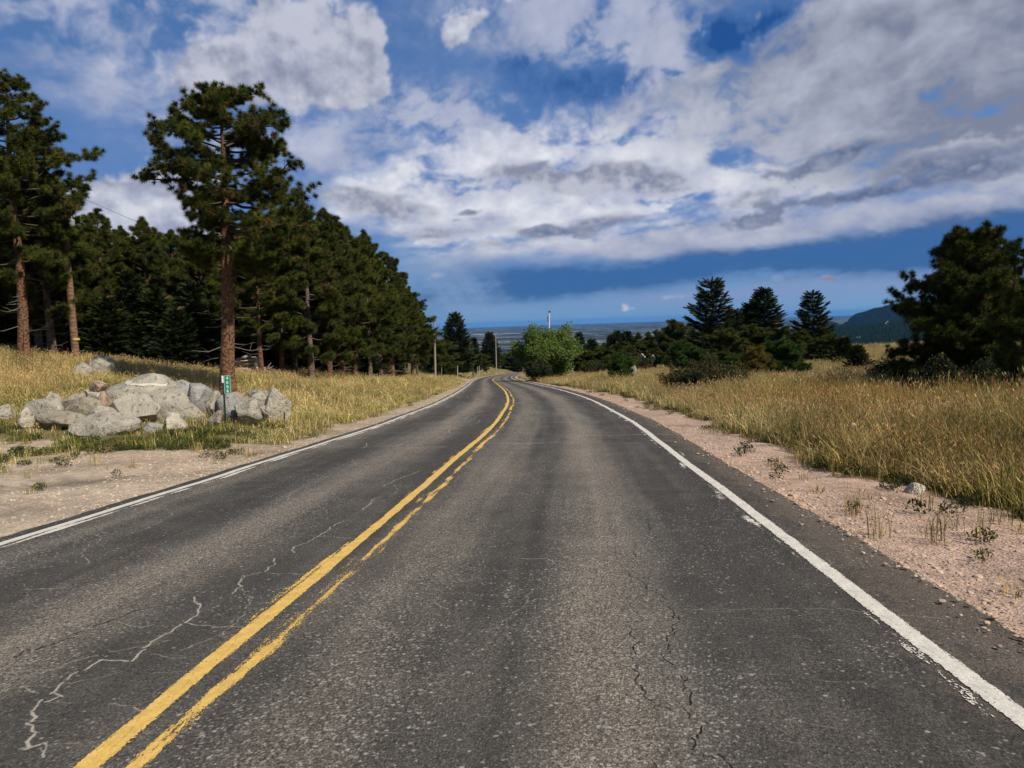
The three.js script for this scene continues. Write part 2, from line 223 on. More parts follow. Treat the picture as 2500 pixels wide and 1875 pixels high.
const roadSag = (s, u) => .012 * n2(s * .5, u * .9) - .06 * Math.max(0, Math.abs(u) - wide(s) - 3.25) - .008 * (Math.exp(-(((Math.abs(u) - 2.35) / .35) ** 2)) + Math.exp(-(((Math.abs(u) - .8) / .35) ** 2)));
const REP = 26, UW = 8.7;                              // the far asphalt repeats every REP metres; the sheet is UW metres wide
function asphalt(w, h, length, seed, near) {
  const R = rng(seed), col = new Float32Array(w * h * 3), hgt = new Float32Array(w * h), px = w / UW, py = h / length;
  const band = (u) => { const b = (c, s) => Math.exp(-(((u - c) / s) ** 2)); return clamp(.9 * b(-1.38, .45) + .7 * b(-3.0, .34) + .9 * b(1.92, .42) + .75 * b(.6, .42) - .06); };
  for (let y = 0; y < h; y++) { const s = y / py; for (let x = 0; x < w; x++) {
    const u = x / px - UW / 2, per = (f) => near ? n2(u * f, s * f + seed) : n2p(u * f + 40, s * f, 999, Math.round(length * f));
    const lng = (f, k) => near ? n2(u * f, s * k + seed) : n2p(u * f + 40, s * k, 999, Math.max(1, Math.round(length * k))), wob = per(.6) * .18 + per(2) * .08, B = clamp(band(u + wob * .7) + .35 * lng(2.6, .16) + .22 * lng(6, .35) + .16 * per(2.2));
    const gr = .55 * per(60) + .6 * per(130), bl = .88 + .14 * lng(1.3, .12) + .10 * per(3) + .12 * lng(9, .5);
    const dk = u > EDGE_R - .5 || u < -3.45 ? .85 : 1; const sp = R(); let v = (.078 + .096 * B) * bl * dk * (1 + .95 * gr * (.7 + .6 * B)) * (.45 + .78 * sp + (sp > .92 ? 1.1 * (.4 + B) : 0)); const q = (y * w + x), k = u < 0 ? 1 : 0;
    const du = S(3.35, 3.95, Math.abs(u + .1) + .3 * per(4) + .3 * per(17)) * (R() < .55 ? .30 : 0); col[q * 3] = mix(v * (1.10 + .09 * B), .36, du); col[q * 3 + 1] = mix(v * .99, .26, du); col[q * 3 + 2] = mix(v * (.82 - .08 * B), .18, du); hgt[q] = .46 + .2 * gr + .16 * (sp - .5);
  } }
  const dab = (u, s, rx, ry, c, k, hh) => { const cx = (u + UW / 2) * px, cy = s * py, ax = rx * px, ay = ry * py; for (let y = Math.floor(cy - ay); y <= cy + ay; y++) for (let x = Math.floor(cx - ax); x <= cx + ax; x++) { if (x < 0 || x >= w) continue; let yy = y; if (near) { if (y < 0 || y >= h) continue; } else yy = ((y % h) + h) % h; const e = ((x + .5 - cx) / Math.max(ax, .6)) ** 2 + ((y + .5 - cy) / Math.max(ay, .6)) ** 2; if (e > 1) continue; const q = yy * w + x, f = k * Math.min(1, (1 - e) * 3); for (let m = 0; m < 3; m++) col[q * 3 + m] = mix(col[q * 3 + m], c[m], f); hgt[q] = mix(hgt[q], hh, f); } };
  // stones showing in the worn bands
  const N = Math.round(length * UW * 2600); for (let i = 0; i < N; i++) { const u = (R() - .5) * UW, s = R() * length, B = band(u + .25 * n2(u * .6, s * .6)) + .35 * n2(u * 1.1, s * 1.1 + seed) + .2 * n2(u * 4, s * 4); if (R() > .05 + 1.2 * clamp(B)) continue; const z = .0026 + .0062 * R() ** 2.4, t = .14 + .22 * R(); dab(u, s, z * (.8 + .7 * R()), z * (.8 + .7 * R()), R() < .35 ? [t * 1.2, t * .98, t * .78] : [t * 1.08, t, t * .86], .8, .72); }
  const crack = (pts, wd, c, k, hh, jag = .05) => { for (let i = 0; i + 1 < pts.length; i++) { const [u0, s0] = pts[i], [u1, s1] = pts[i + 1], L = Math.hypot(u1 - u0, s1 - s0), n = Math.ceil(L / .006); for (let j = 0; j < n; j++) { const t = j / n, f = (i * 7.3 + t * L) * 3; const jg = jag > .055 ? .036 : jag, ou = jg * (n2(f + pts[0][0] * 9, 1.5) + .6 * n2(f * 4, 7)), os = jg * (n2(f + 31, 4.5) + .6 * n2(f * 4, 12)); const ww = wd * .8 * (.55 + .8 * Math.abs(n2(f * 2.3, 9)) + .3 * R()); if (jag > .055 ? false : n2(f * 1.1 + 5, 22) < -.42) continue; dab(mix(u0, u1, t) + ou + (R() - .5) * wd * .5, mix(s0, s1, t) + os, ww, ww, c, k, hh); } } };
  const SAND = [.40, .345, .26], BLACK = [.006, .006, .006];
  return { col, hgt, crack, dab, SAND, BLACK, R, tex() { const t = dataTex(w, h, (x, y, o) => { const q = (y * w + x) * 3; o[0] = col[q]; o[1] = col[q + 1]; o[2] = col[q + 2]; }, true), b = dataTex(w, h, (x, y, o) => { o[0] = o[1] = o[2] = hgt[y * w + x]; }); if (near) for (const e of [t, b]) e.wrapS = e.wrapT = THREE.ClampToEdgeWrapping; return [t, b]; } };
}
const NEAR0 = 1.2, NEAR1 = 14.2;
{
  const A = asphalt(2048, 2048, NEAR1 - NEAR0, 5, true), c = (pts, ...r) => A.crack(pts.map(([x, s]) => [x - xc(-s), s - NEAR0]), ...r);
  // pale cracks filled with sand in the left lane, dark open cracks in the right one (world x, distance)
  c([[-2.02,2.93],[-1.99,2.98],[-2.05,3.08],[-2.17,3.18],[-2.22,3.28],[-2.22,3.38],[-2.18,3.43],[-2.24,3.48],[-2.25,3.63],[-2.24,3.73],[-2.22,3.88],[-2.04,3.88],[-2.06,4.03],[-2.06,4.23],[-2.03,4.43],[-2.0,4.58],[-2.08,4.83],[-2.17,4.98]], 0.01, A.SAND, 0.85, .35, .06);
  c([[-2.03,4.43],[-1.82,4.38],[-1.7,4.38],[-1.56,4.33]], 0.007, A.SAND, 0.8, .35, .06);
  c([[-1.99,2.98],[-1.9,2.88]], 0.007, A.SAND, 0.8, .35, .06);
  c([[-2.46,3.53],[-2.32,3.48]], 0.006, A.SAND, 0.7, .35, .06);
  c([[-1.96,5.03],[-1.94,5.23],[-2.01,5.43],[-1.9,5.58],[-1.89,5.78],[-1.96,5.97]], 0.008, A.SAND, 0.75, .35, .06);
  c([[-1.85,6.13],[-1.89,6.33],[-1.8,6.53],[-1.77,7.02],[-1.77,7.17],[-1.71,7.42]], 0.008, A.SAND, 0.75, .35, .06);
  c([[-1.88,5.53],[-1.64,5.53],[-1.44,5.53]], 0.006, A.SAND, 0.6, .35, .06);
  c([[-1.87,6.77],[-1.62,6.72],[-1.39,6.62]], 0.006, A.SAND, 0.6, .35, .06);
  c([[-1.64,7.97],[-1.62,8.57],[-1.57,8.82]], 0.009, A.SAND, 0.6, .35, .06);
  c([[-1.69,9.57],[-1.53,10.37],[-1.31,10.92]], 0.01, A.SAND, 0.5, .35, .06);
  c([[-3.54,5.13],[-3.38,5.18],[-3.19,5.18]], 0.006, A.SAND, 0.7, .35, .06);
  c([[-2.43,4.43],[-2.26,4.38],[-2.17,4.43]], 0.005, A.SAND, 0.6, .35, .06);
  c([[-2.71,3.88],[-2.68,4.03],[-2.6,4.23],[-2.54,4.38],[-2.48,4.53],[-2.41,4.68]], 0.008, A.BLACK, 0.8, .05, .05);
  c([[-1.97,3.93],[-1.77,3.88]], 0.005, A.SAND, 0.6, .35, .06);
  c([[-1.91,3.33],[-1.75,3.33],[-1.65,3.28]], 0.005, A.SAND, 0.5, .35, .06);
  c([[1.24,7.27],[1.2,6.82]], 0.0048, A.BLACK, 0.9, .05, .05);
  c([[0.94,6.37],[0.92,5.88]], 0.0048, A.BLACK, 0.9, .05, .05);
  c([[0.77,5.53],[0.84,5.18],[0.9,4.88],[0.93,4.53],[0.85,4.28],[0.77,4.13],[0.73,3.98],[0.73,3.83],[0.76,3.68],[0.75,3.53],[0.73,3.38],[0.72,3.23],[0.68,3.08],[0.68,2.98],[0.74,2.93],[0.77,2.88],[0.77,2.78],[0.75,2.73]], 0.0048, A.BLACK, 0.95, .05, .05);
  c([[0.6,4.38],[0.63,4.18],[0.57,3.98],[0.57,3.78],[0.57,3.53],[0.6,3.38],[0.64,3.33]], 0.005, A.BLACK, 0.85, .05, .05);
  c([[0.98,2.83],[0.98,2.73],[0.98,2.68]], 0.0048, A.BLACK, 0.9, .05, .05);
  c([[0.47,2.88],[0.46,2.73]], 0.005, A.BLACK, 0.8, .05, .05);
  c([[0.99,4.68],[1.26,4.68],[1.57,4.68],[1.87,4.68],[2.02,4.63],[2.17,4.58],[2.42,4.53]], 0.004, A.SAND, 0.65, .35, .03);
  c([[-0.04,5.88],[0.24,5.87],[0.53,5.63],[0.79,5.58]], 0.008, A.SAND, 0.4, .35, .06);
  { const CR = rng(44); for (let i = 0; i < 46; i++) { let u = -3.3 + CR() * (CR() < .75 ? 3.0 : 6.4), s = CR() * 13, a = CR() * 6.28; const pts = [[u, s]], n = 2 + Math.floor(CR() * 4); for (let k = 0; k < n; k++) { a += (CR() - .5) * 1.5; u += Math.cos(a) * .28; s += Math.sin(a) * .34; pts.push([u, s]); } A.crack(pts, .0035 + .003 * CR(), CR() < .6 ? A.SAND : A.BLACK, .55, .25, .05); } }
  for (let i = 0; i < 620; i++) { const u = (A.R() - .5) * 7, s = A.R() * 13; A.crack([[u, s], [u + (A.R() - .5) * .5, s + (A.R() - .5) * .12]], .0035, A.SAND, .4, .4, .02); }
  const [map, bump] = A.tex();
  const F = asphalt(1024, 2048, REP, 11, false), CR = rng(91);
  for (let i = 0; i < 46; i++) { const u = -3.4 + CR() * 6.4, s = CR() * REP, l = .5 + CR() * 1.6; F.crack([[u, s], [u + l * .5, s + .06 * (CR() - .5)], [u + l, s + .1 * (CR() - .5)]], .016, F.SAND, .3, .4, .05); }
  for (let i = 0; i < 26; i++) { const u = -2.6 + CR() * 2, s = CR() * REP; F.crack([[u, s], [u + .4 * (CR() - .5), s + .8], [u + .5 * (CR() - .5), s + 1.6]], .014, F.SAND, .35, .4, .1); }
  const [map2, bump2] = F.tex();
  const eL = (s) => -EDGE_L - wide(s) - .03 * n2(s * .9, 3) - .03 * n2(s * 5, 1) - .02 * n2(s * 17, 1), eR = (s) => EDGE_R + wide(s) + .03 * n2(s * .4, 6) + .03 * n2(s * 4, 2) + .025 * n2(s * 15, 2);
  const road = tag(thing('road', 'worn grey asphalt road curving downhill', null, V(0, 0, 0)), null, null, null, 'structure');
  mesh('asphalt', strip(eL, eR, NEAR0, NEAR1, 0, 40, (s, u) => [u / UW + .5, (s - NEAR0) / (NEAR1 - NEAR0)]), std({ map, bumpMap: bump, bumpScale: .012, roughness: .9 }), road);
  const farMat = std({ map: map2, bumpMap: bump2, bumpScale: .012, roughness: .9 });
  mesh('asphalt', strip(eL, eR, -30, NEAR0, 0, 24, (s, u) => [u / UW + .5, s / REP]), farMat, road);
  mesh('asphalt', strip(eL, eR, NEAR1, 330, 0, 24, (s, u) => [u / UW + .5, s / REP]), farMat, road);
}
// painted lines: thin sheets whose worn edges are cut out
{
  const worn = (w, h, seed, fn) => dataTex(w, h, (x, y, o) => { const u = x / w, v = y / h; const e = .38 * n2p(u * 6 + seed, v * 40, 999, 40) + .4 * n2p(u * 16, v * 160 + seed, 999, 160) + .62 * n2p(u * 44, v * 600, 999, 600), l = n2p(u * 2 + seed, v * 9, 999, 9) + .6 * n2p(u * 3, v * 26, 999, 26); o[0] = o[1] = o[2] = fn(u, v, e, l) > 0 ? 1 : 0; });
  const LEN = 12;                                    // metres per repeat; the sheet width is mapped to u 0..1
  const grainB = gritBump.clone(); grainB.repeat.set(1, 25);
  const mat = (c, alpha) => std({ color: c, alphaMap: alpha, alphaTest: .5, roughness: .8, map: grit2(), bumpMap: grainB, bumpScale: .003, side: THREE.DoubleSide });
  function grit2() { return paintGrain; }
  var paintGrain = dataTex(256, 256, (x, y, o) => { const u = x / 256, v = y / 256, g = .84 + .16 * n2p(u * 6, v * 6, 6, 6) + .2 * n2p(u * 50, v * 50, 50, 50) + .08 * n2p(u * 20, v * 20, 20, 20); const k = n2p(u * 16, v * 16 + .5, 16, 16) > .45 ? .86 : 1; o[0] = o[1] = o[2] = g * k; }, true, [1, 25]);
  const line = (name, label, a, b, m, sg = a > 1 ? 1 : a < -1 ? -1 : 0, sh = (s) => sg * (wide(s) - .13)) => tag(mesh(name, strip((s) => a + sh(s), (s) => b + sh(s), -12, 320, .004, 6, (s, u) => [(u - sh(s) - a) / (b - a), s / LEN]), m), label, null, null, 'structure');
  const inside = (u, c, hw) => hw - Math.abs(u - c);
  const WHITE = rgb(.73, .67, .55), YELLOW = rgb(.80, .51, .13);
  const aR = worn(256, 2048, 1, (u, v, e, l) => Math.max(inside(u, .62, .115) + .04 * e, inside(u, .42, .10) + .20 * e + .28 * l - .20, inside(u, .86, .05) + .14 * e + .2 * l - .2) - Math.max(0, e - .45) * .55);
  line('white_edge_line', 'worn white line along the right edge of the road', 2.97, 3.37 + .08, mat(WHITE, aR));
  const aL = worn(256, 2048, 2, (u, v, e, l) => Math.max(inside(u, .34, .13) + .03 * e, inside(u, .66, .085) + .09 * e + .12 * l - .04) - Math.max(0, e - .8) * .3);
  line('white_edge_line', 'doubled white line along the left edge of the road', -3.38, -2.98, mat(WHITE, aL));
  const aY = worn(256, 2048, 3, (u, v, e, l) => Math.max(inside(u, .56, .165) + .06 * e + .03 * l, inside(u, .32, .12) + .14 * e + .14 * l - .14) - Math.max(0, e - .45) * .6);
  line('yellow_centre_line', 'bold yellow line, left one of the double centre line', -.32, .0, mat(YELLOW, aY));
  const aY2 = worn(256, 2048, 4, (u, v, e, l) => inside(u, .5, .27) + .36 * e + .40 * l - .19);
  line('yellow_centre_line', 'patchy worn yellow line, right one of the double centre line', -.02, .17, mat(YELLOW, aY2));
}
// ---------------------------------------------------------------- far plains, lakes, mountain
const PLAIN = -110;
{
  const n = 1024, tex = dataTex(n, n, (x, y, o) => {   // 24 km of fields, woods, roads and towns
    const u = x / n, v = y / n, cell = (f, s) => { const i = Math.floor(u * f), j = Math.floor(v * f); return PERM[(PERM[(i * 7 + s) & 255] + j * 3) & 255] / 255; };
    const a = cell(24, 1), b = cell(56, 9), c = n2p(u * 6, v * 6, 6, 6), f = n2p(u * 40, v * 40, 40, 40); let g = .022 + .035 * a * b + .03 * c + .02 * f, l = 0;
    if (b > .86 && c > -.25) l = .10 + .12 * a; if (c > .28 && n2p(u * 90, v * 90, 90, 90) > .15) l = .22; g = Math.max(g, .012);
    o[0] = g * .95 + l; o[1] = g * 1.1 + l * .95; o[2] = g * .6 + l * .8;
  }, true);
  const g = new Geo(), R = [900, 1400, 2000, 2900, 4100, 5800, 8000, 11500, 17000, 26000], N = 72;
  R.forEach((r, k) => { for (let i = 0; i <= N; i++) { const a = (-70 + 140 * i / N) * Math.PI / 180, x = Math.sin(a) * r, z = -Math.cos(a) * r; g.v(x, PLAIN, z, x / 4300, z / 4300); } if (k) for (let i = 0; i < N; i++) { const p = (k - 1) * (N + 1) + i, q = p + N + 1; g.q(p, p + 1, q + 1, q); } });
  tag(mesh('plains', g.build(), std({ map: tex, side: THREE.DoubleSide })), 'flat hazy blue plains with fields reaching to the horizon', null, null, 'structure');
  const water = new THREE.MeshStandardMaterial({ color: rgb(.40, .42, .44), roughness: .5 });
  const lake = (r, az, len, wide, seed) => { const s = new Geo(), a = az * Math.PI / 180, c = V(Math.sin(a) * r, PLAIN + 2, -Math.cos(a) * r), m = s.v(c.x, c.y, c.z); let p = -1, f = -1; for (let i = 0; i < 40; i++) { const t = i / 40 * 6.2832, k = 1 + .35 * n2(Math.cos(t) * 1.5 + seed, Math.sin(t) * 1.5), x = Math.cos(t) * len * k, z = Math.sin(t) * wide * k, q = s.v(c.x + x * Math.cos(a) - z * Math.sin(a) * -1, c.y, c.z + x * Math.sin(a) + z * Math.cos(a)); if (p >= 0) s.t(m, q, p); else f = q; p = q; } s.t(m, f, p); return tag(mesh('lake', s.build(), water), null, null, null, 'structure'); };
  tag(lake(8000, -1.3, 290, 200, 1), 'long pale lake on the hazy plains left of the leafy tree');
  tag(lake(3300, .1, 52, 19, 2), 'small pale lake on the nearer plains beside the leafy tree');
  tag(lake(5300, 9.6, 145, 58, 3), 'pale lake on the hazy plains above the row of firs');
  tag(lake(3850, 7.2, 88, 24, 4), 'thin pale lake low on the hazy plains above the row of firs');
}
// wooded mountain at the right: heights along a bearing and a distance
const RIDGE = [[16, -114], [19, -108], [21.2, -98], [22.6, -56], [23.2, -74], [24.3, -14], [25.6, 11], [26.6, 27], [27.2, 24], [28.0, 27], [30, 22], [33, 16], [36, 18], [42, 12], [50, 10], [60, 0], [75, -20]];
const lerpTab = (T, a) => { if (a <= T[0][0]) return T[0][1]; for (let i = 0; i + 1 < T.length; i++) if (a < T[i + 1][0]) return mix(T[i][1], T[i + 1][1], S(T[i][0], T[i + 1][0], a)); return T[T.length - 1][1]; };
const FRONT = [[14, -114], [19, -100], [21.4, -62], [24.3, -50], [26.6, -40], [28, -34], [32, -30], [40, -30], [55, -20], [75, -20]];
function hill(az, r) {
  const a = az * Math.PI / 180, x = Math.sin(a) * r, z = -Math.cos(a) * r, ridge = lerpTab(RIDGE, az), front = lerpTab(FRONT, az), rough = 26 * n2(x / 260, z / 260) + 12 * n2(x / 90, z / 90) + 5 * n2(x / 34, z / 34);
  const w = Math.exp(-Math.pow((r - 4700) / (r < 4700 ? 900 : 500), 2)), w2 = Math.exp(-Math.pow((r - 2700) / (r < 2700 ? 1250 : 520), 2)), foot = -116;
  const top = r > 4690 && r < 4710 ? .25 : 1; return Math.max(foot + (ridge - foot) * w, foot + (front - foot) * w2, -116) + rough * .55 * top * S(14, 20, az) * (1 - .6 * Math.max(w, w2));
}
{
  const g = new Geo(), A = [], R = []; for (let a = 13; a <= 75; a += a < 40 ? .3 : 1) A.push(a); for (let r = 900; r < 6200; r += 70) R.push(r);
  for (const r of R) for (const a of A) { const t = a * Math.PI / 180, x = Math.sin(t) * r, z = -Math.cos(t) * r, k = S(-.1, .5, fbm2(x / 300, z / 300, 3)), m = .6 + .5 * n2(x / 60, z / 60); g.v(x, hill(a, r), z, 0, 0, [mix(.014, .03, k) * m, mix(.022, .036, k) * m, mix(.011, .016, k) * m]); }
  for (let j = 0; j + 1 < R.length; j++) for (let i = 0; i + 1 < A.length; i++) { const p = j * A.length + i; g.q(p, p + 1, p + 1 + A.length, p + A.length); }
  tag(mesh('mountain', g.build(), std({ vertexColors: true, specularIntensity: 0, side: THREE.DoubleSide })), 'dark blue wooded mountain beyond the field on the right', null, null, 'structure');
  const cone = new THREE.ConeGeometry(.34, 1, 5, 1, true); cone.translate(0, .5, 0); const N = 34000, im = new THREE.InstancedMesh(cone, std({ color: rgb(.010, .018, .009), specularIntensity: 0 }), N), r = rng(55), M = new THREE.Matrix4(), q = new THREE.Quaternion(); let n = 0;
  for (let k = 0; n < N && k < N * 4; k++) { const az = 15 + 28 * r(), d = Math.sqrt(mix(1300 ** 2, 5200 ** 2, r())), t = az * Math.PI / 180, x = Math.sin(t) * d, z = -Math.cos(t) * d; if (fbm2(x / 160, z / 160, 3) < -.16) continue; const h = 7 + 8 * r(); M.compose(V(x, hill(az, d) - .6, z), q, V(h * .8, h, h * .8)); im.setMatrixAt(n++, M); }
  im.count = n; im.name = 'far_wood'; tag(im, 'far dark conifers covering the mountain slope', null, null, 'stuff'); scene.add(im);
  const rock = (name, label, az, d, sz, seed, seg) => { const G = new Geo(), rr = rng(seed), t = az * Math.PI / 180; const b = new THREE.IcosahedronGeometry(1, 2), P = b.attributes.position, parts = []; for (let k = 0; k < seg; k++) { const c = b.clone(), p = c.attributes.position, s = sz * (.5 + .6 * rr()); for (let i = 0; i < p.count; i++) { const f = 1 + .35 * n3(p.getX(i) * 1.6 + k * 5, p.getY(i) * 1.6, p.getZ(i) * 1.6); p.setXYZ(i, p.getX(i) * f * s, p.getY(i) * f * s * 1.1, p.getZ(i) * f * s); } const az2 = t + (rr() - .5) * sz * 2.6 / d * (name === 'rock_band' ? 2.2 : 1), x = Math.sin(az2) * d, z = -Math.cos(az2) * d; c.translate(x, hill(az2 * 180 / Math.PI, d) + s * (.6 + .8 * rr()), z); parts.push(c); } const m = mergeGeometries(parts); m.computeVertexNormals(); tag(mesh(name, m, std({ color: rgb(.34, .32, .29), flatShading: true })), label, 'cliff'); };
  rock('rock_outcrop', 'pale rock outcrop high on the wooded mountain slope', 26.15, 2550, 5, 3, 12);
  rock('rock_band', 'low pale broken rock band on the lower mountain slope', 24.35, 2050, 2.1, 8, 18);
}
// ---------------------------------------------------------------- trees
const barkTex = (r, g, b, seed, f = 1) => { const w = 256, h = 512; return [dataTex(w, h, (x, y, o) => { const u = x / w, v = y / h, a = n2p(u * 7 * f + .3 * n2p(u * 5, v * 5, 5, 5), v * 9, 7 * f, 9), c = n2p(u * 24, v * 26 + seed, 24, 26), k = S(-.35, .1, a + .3 * c), m = .55 + .45 * k + .25 * n2p(u * 50, v * 60, 50, 60) + .15 * n2p(u * 3, v * 4, 3, 4); o[0] = r * m * (1 + .12 * c); o[1] = g * m; o[2] = b * m * (1 - .1 * c); }, true),
  dataTex(w, h, (x, y, o) => { const u = x / w, v = y / h, a = n2p(u * 7 * f + .3 * n2p(u * 5, v * 5, 5, 5), v * 9, 7 * f, 9), c = n2p(u * 24, v * 26 + seed, 24, 26); o[0] = o[1] = o[2] = S(-.4, .2, a + .3 * c) * .7 + .15 * c + .15; })]; };
const [bk1, bk1b] = barkTex(.19, .098, .055, 2), [bk2, bk2b] = barkTex(.16, .115, .08, 5);
const BARK = { orange: std({ map: bk1, bumpMap: bk1b, bumpScale: .04 }), grey: std({ map: bk2, bumpMap: bk2b, bumpScale: .03 }), twig: std({ color: rgb(.085, .062, .045) }), dead: std({ color: rgb(.17, .15, .125) }) };
const NEEDLE = new THREE.MeshPhysicalMaterial({ color: 0xffffff, roughness: .95, specularIntensity: .12, side: THREE.DoubleSide });
const tuftGeo = (() => { const g = new Geo(), r = rng(3); for (let k = 0; k < 84; k++) { const th = Math.acos(1 - 1.62 * (k + .5) / 84) , ph = k * 2.39996 + r() * .5, d = V(Math.sin(th) * Math.cos(ph), Math.cos(th), Math.sin(th) * Math.sin(ph)), l = .12 + .05 * r(), s = V(r() - .5, r() - .5, r() - .5).cross(d).normalize().multiplyScalar(.0072), b = d.clone().multiplyScalar(.01).add(V(0, -.05 * r(), 0)); const a = g.v(b.x + s.x, b.y + s.y, b.z + s.z), c = g.v(b.x - s.x, b.y - s.y, b.z - s.z), e = g.v(d.x * l, d.y * l - .012, d.z * l); g.t(a, c, e); } return g.build(); })();
const sprayGeo = (() => { const g = new Geo(), r = rng(4); for (let k = 0; k < 34; k++) { const t = (k + .5) / 34, ph = k * 2.39996, up = Math.sin(ph), sd = Math.cos(ph), d = V(sd * .9, .75, up * .45).normalize(), l = (.13 + .06 * r()) * (1 - .45 * t), s = V(-d.y, d.x, .3).normalize().multiplyScalar(.022), b = V(0, t * .42, 0); const a = g.v(b.x + s.x, b.y + s.y, b.z + s.z), c = g.v(b.x - s.x, b.y - s.y, b.z - s.z), e = g.v(b.x + d.x * l, b.y + d.y * l, b.z + d.z * l); g.t(a, c, e); } return g.build(); })();
const UPV = V(0, 1, 0), QQ = new THREE.Quaternion(), MM = new THREE.Matrix4();
function tufts(parent, geo, list, r, tint, mat = NEEDLE, name = 'crown') {   // list of [position, direction, scale]
  const im = new THREE.InstancedMesh(geo, mat, list.length), c = new THREE.Color(), roll = new THREE.Quaternion();
  list.forEach(([p, d, s], i) => { QQ.setFromUnitVectors(UPV, d).multiply(roll.setFromAxisAngle(UPV, r() * 6.28)); MM.compose(p, QQ, V(s, s, s)); im.setMatrixAt(i, MM); const k = r(), o = r() < tint.browns ? 1 : 0, l = .7 + .6 * r(); o ? c.setRGB(.095 * l, .068 * l, .022 * l) : c.setRGB(mix(tint.a[0], tint.b[0], k) * l, mix(tint.a[1], tint.b[1], k) * l, mix(tint.a[2], tint.b[2], k) * l); im.setColorAt(i, c); });
  im.name = name; im.castShadow = im.receiveShadow = true; im.userData.kind = 'stuff'; parent.add(im); return im;
}
const TINT = { pine: { a: [.024, .038, .009], b: [.092, .100, .018], browns: .09 }, young: { a: [.030, .065, .014], b: [.065, .10, .02], browns: .02 }, spruce: { a: [.018, .030, .012], b: [.044, .056, .016], browns: .03 }, gold: { a: [.12, .10, .02], b: [.17, .12, .025], browns: .2 } };
function trunkGeo(h, r0, r, lean, rings = 16, n = 10) {
  const pts = [], rad = [], ph = r() * 9; for (let k = 0; k <= rings; k++) { const t = k / rings; pts.push(V(lean[0] * t * h + .10 * n2(t * 2.5, ph) * h * .12, t * h - (k ? 0 : .35), lean[1] * t * h + .1 * n2(t * 2.5, ph + 9) * h * .12)); rad.push(r0 * ((1 - t) ** .8 * .92 + .05 + .45 * Math.exp(-t * h / .35))); }
  const g = new Geo(); g.tube(pts, rad, n, Math.max(1, Math.round(r0 * 6.28 / .8)), true); return { geo: g.build(), pos: (t) => { const k = clamp(t) * rings, i = Math.min(rings - 1, Math.floor(k)); return pts[i].clone().lerp(pts[i + 1], k - i); }, rad: (t) => { const k = clamp(t) * rings, i = Math.min(rings - 1, Math.floor(k)); return mix(rad[i], rad[i + 1], k - i); } };
}
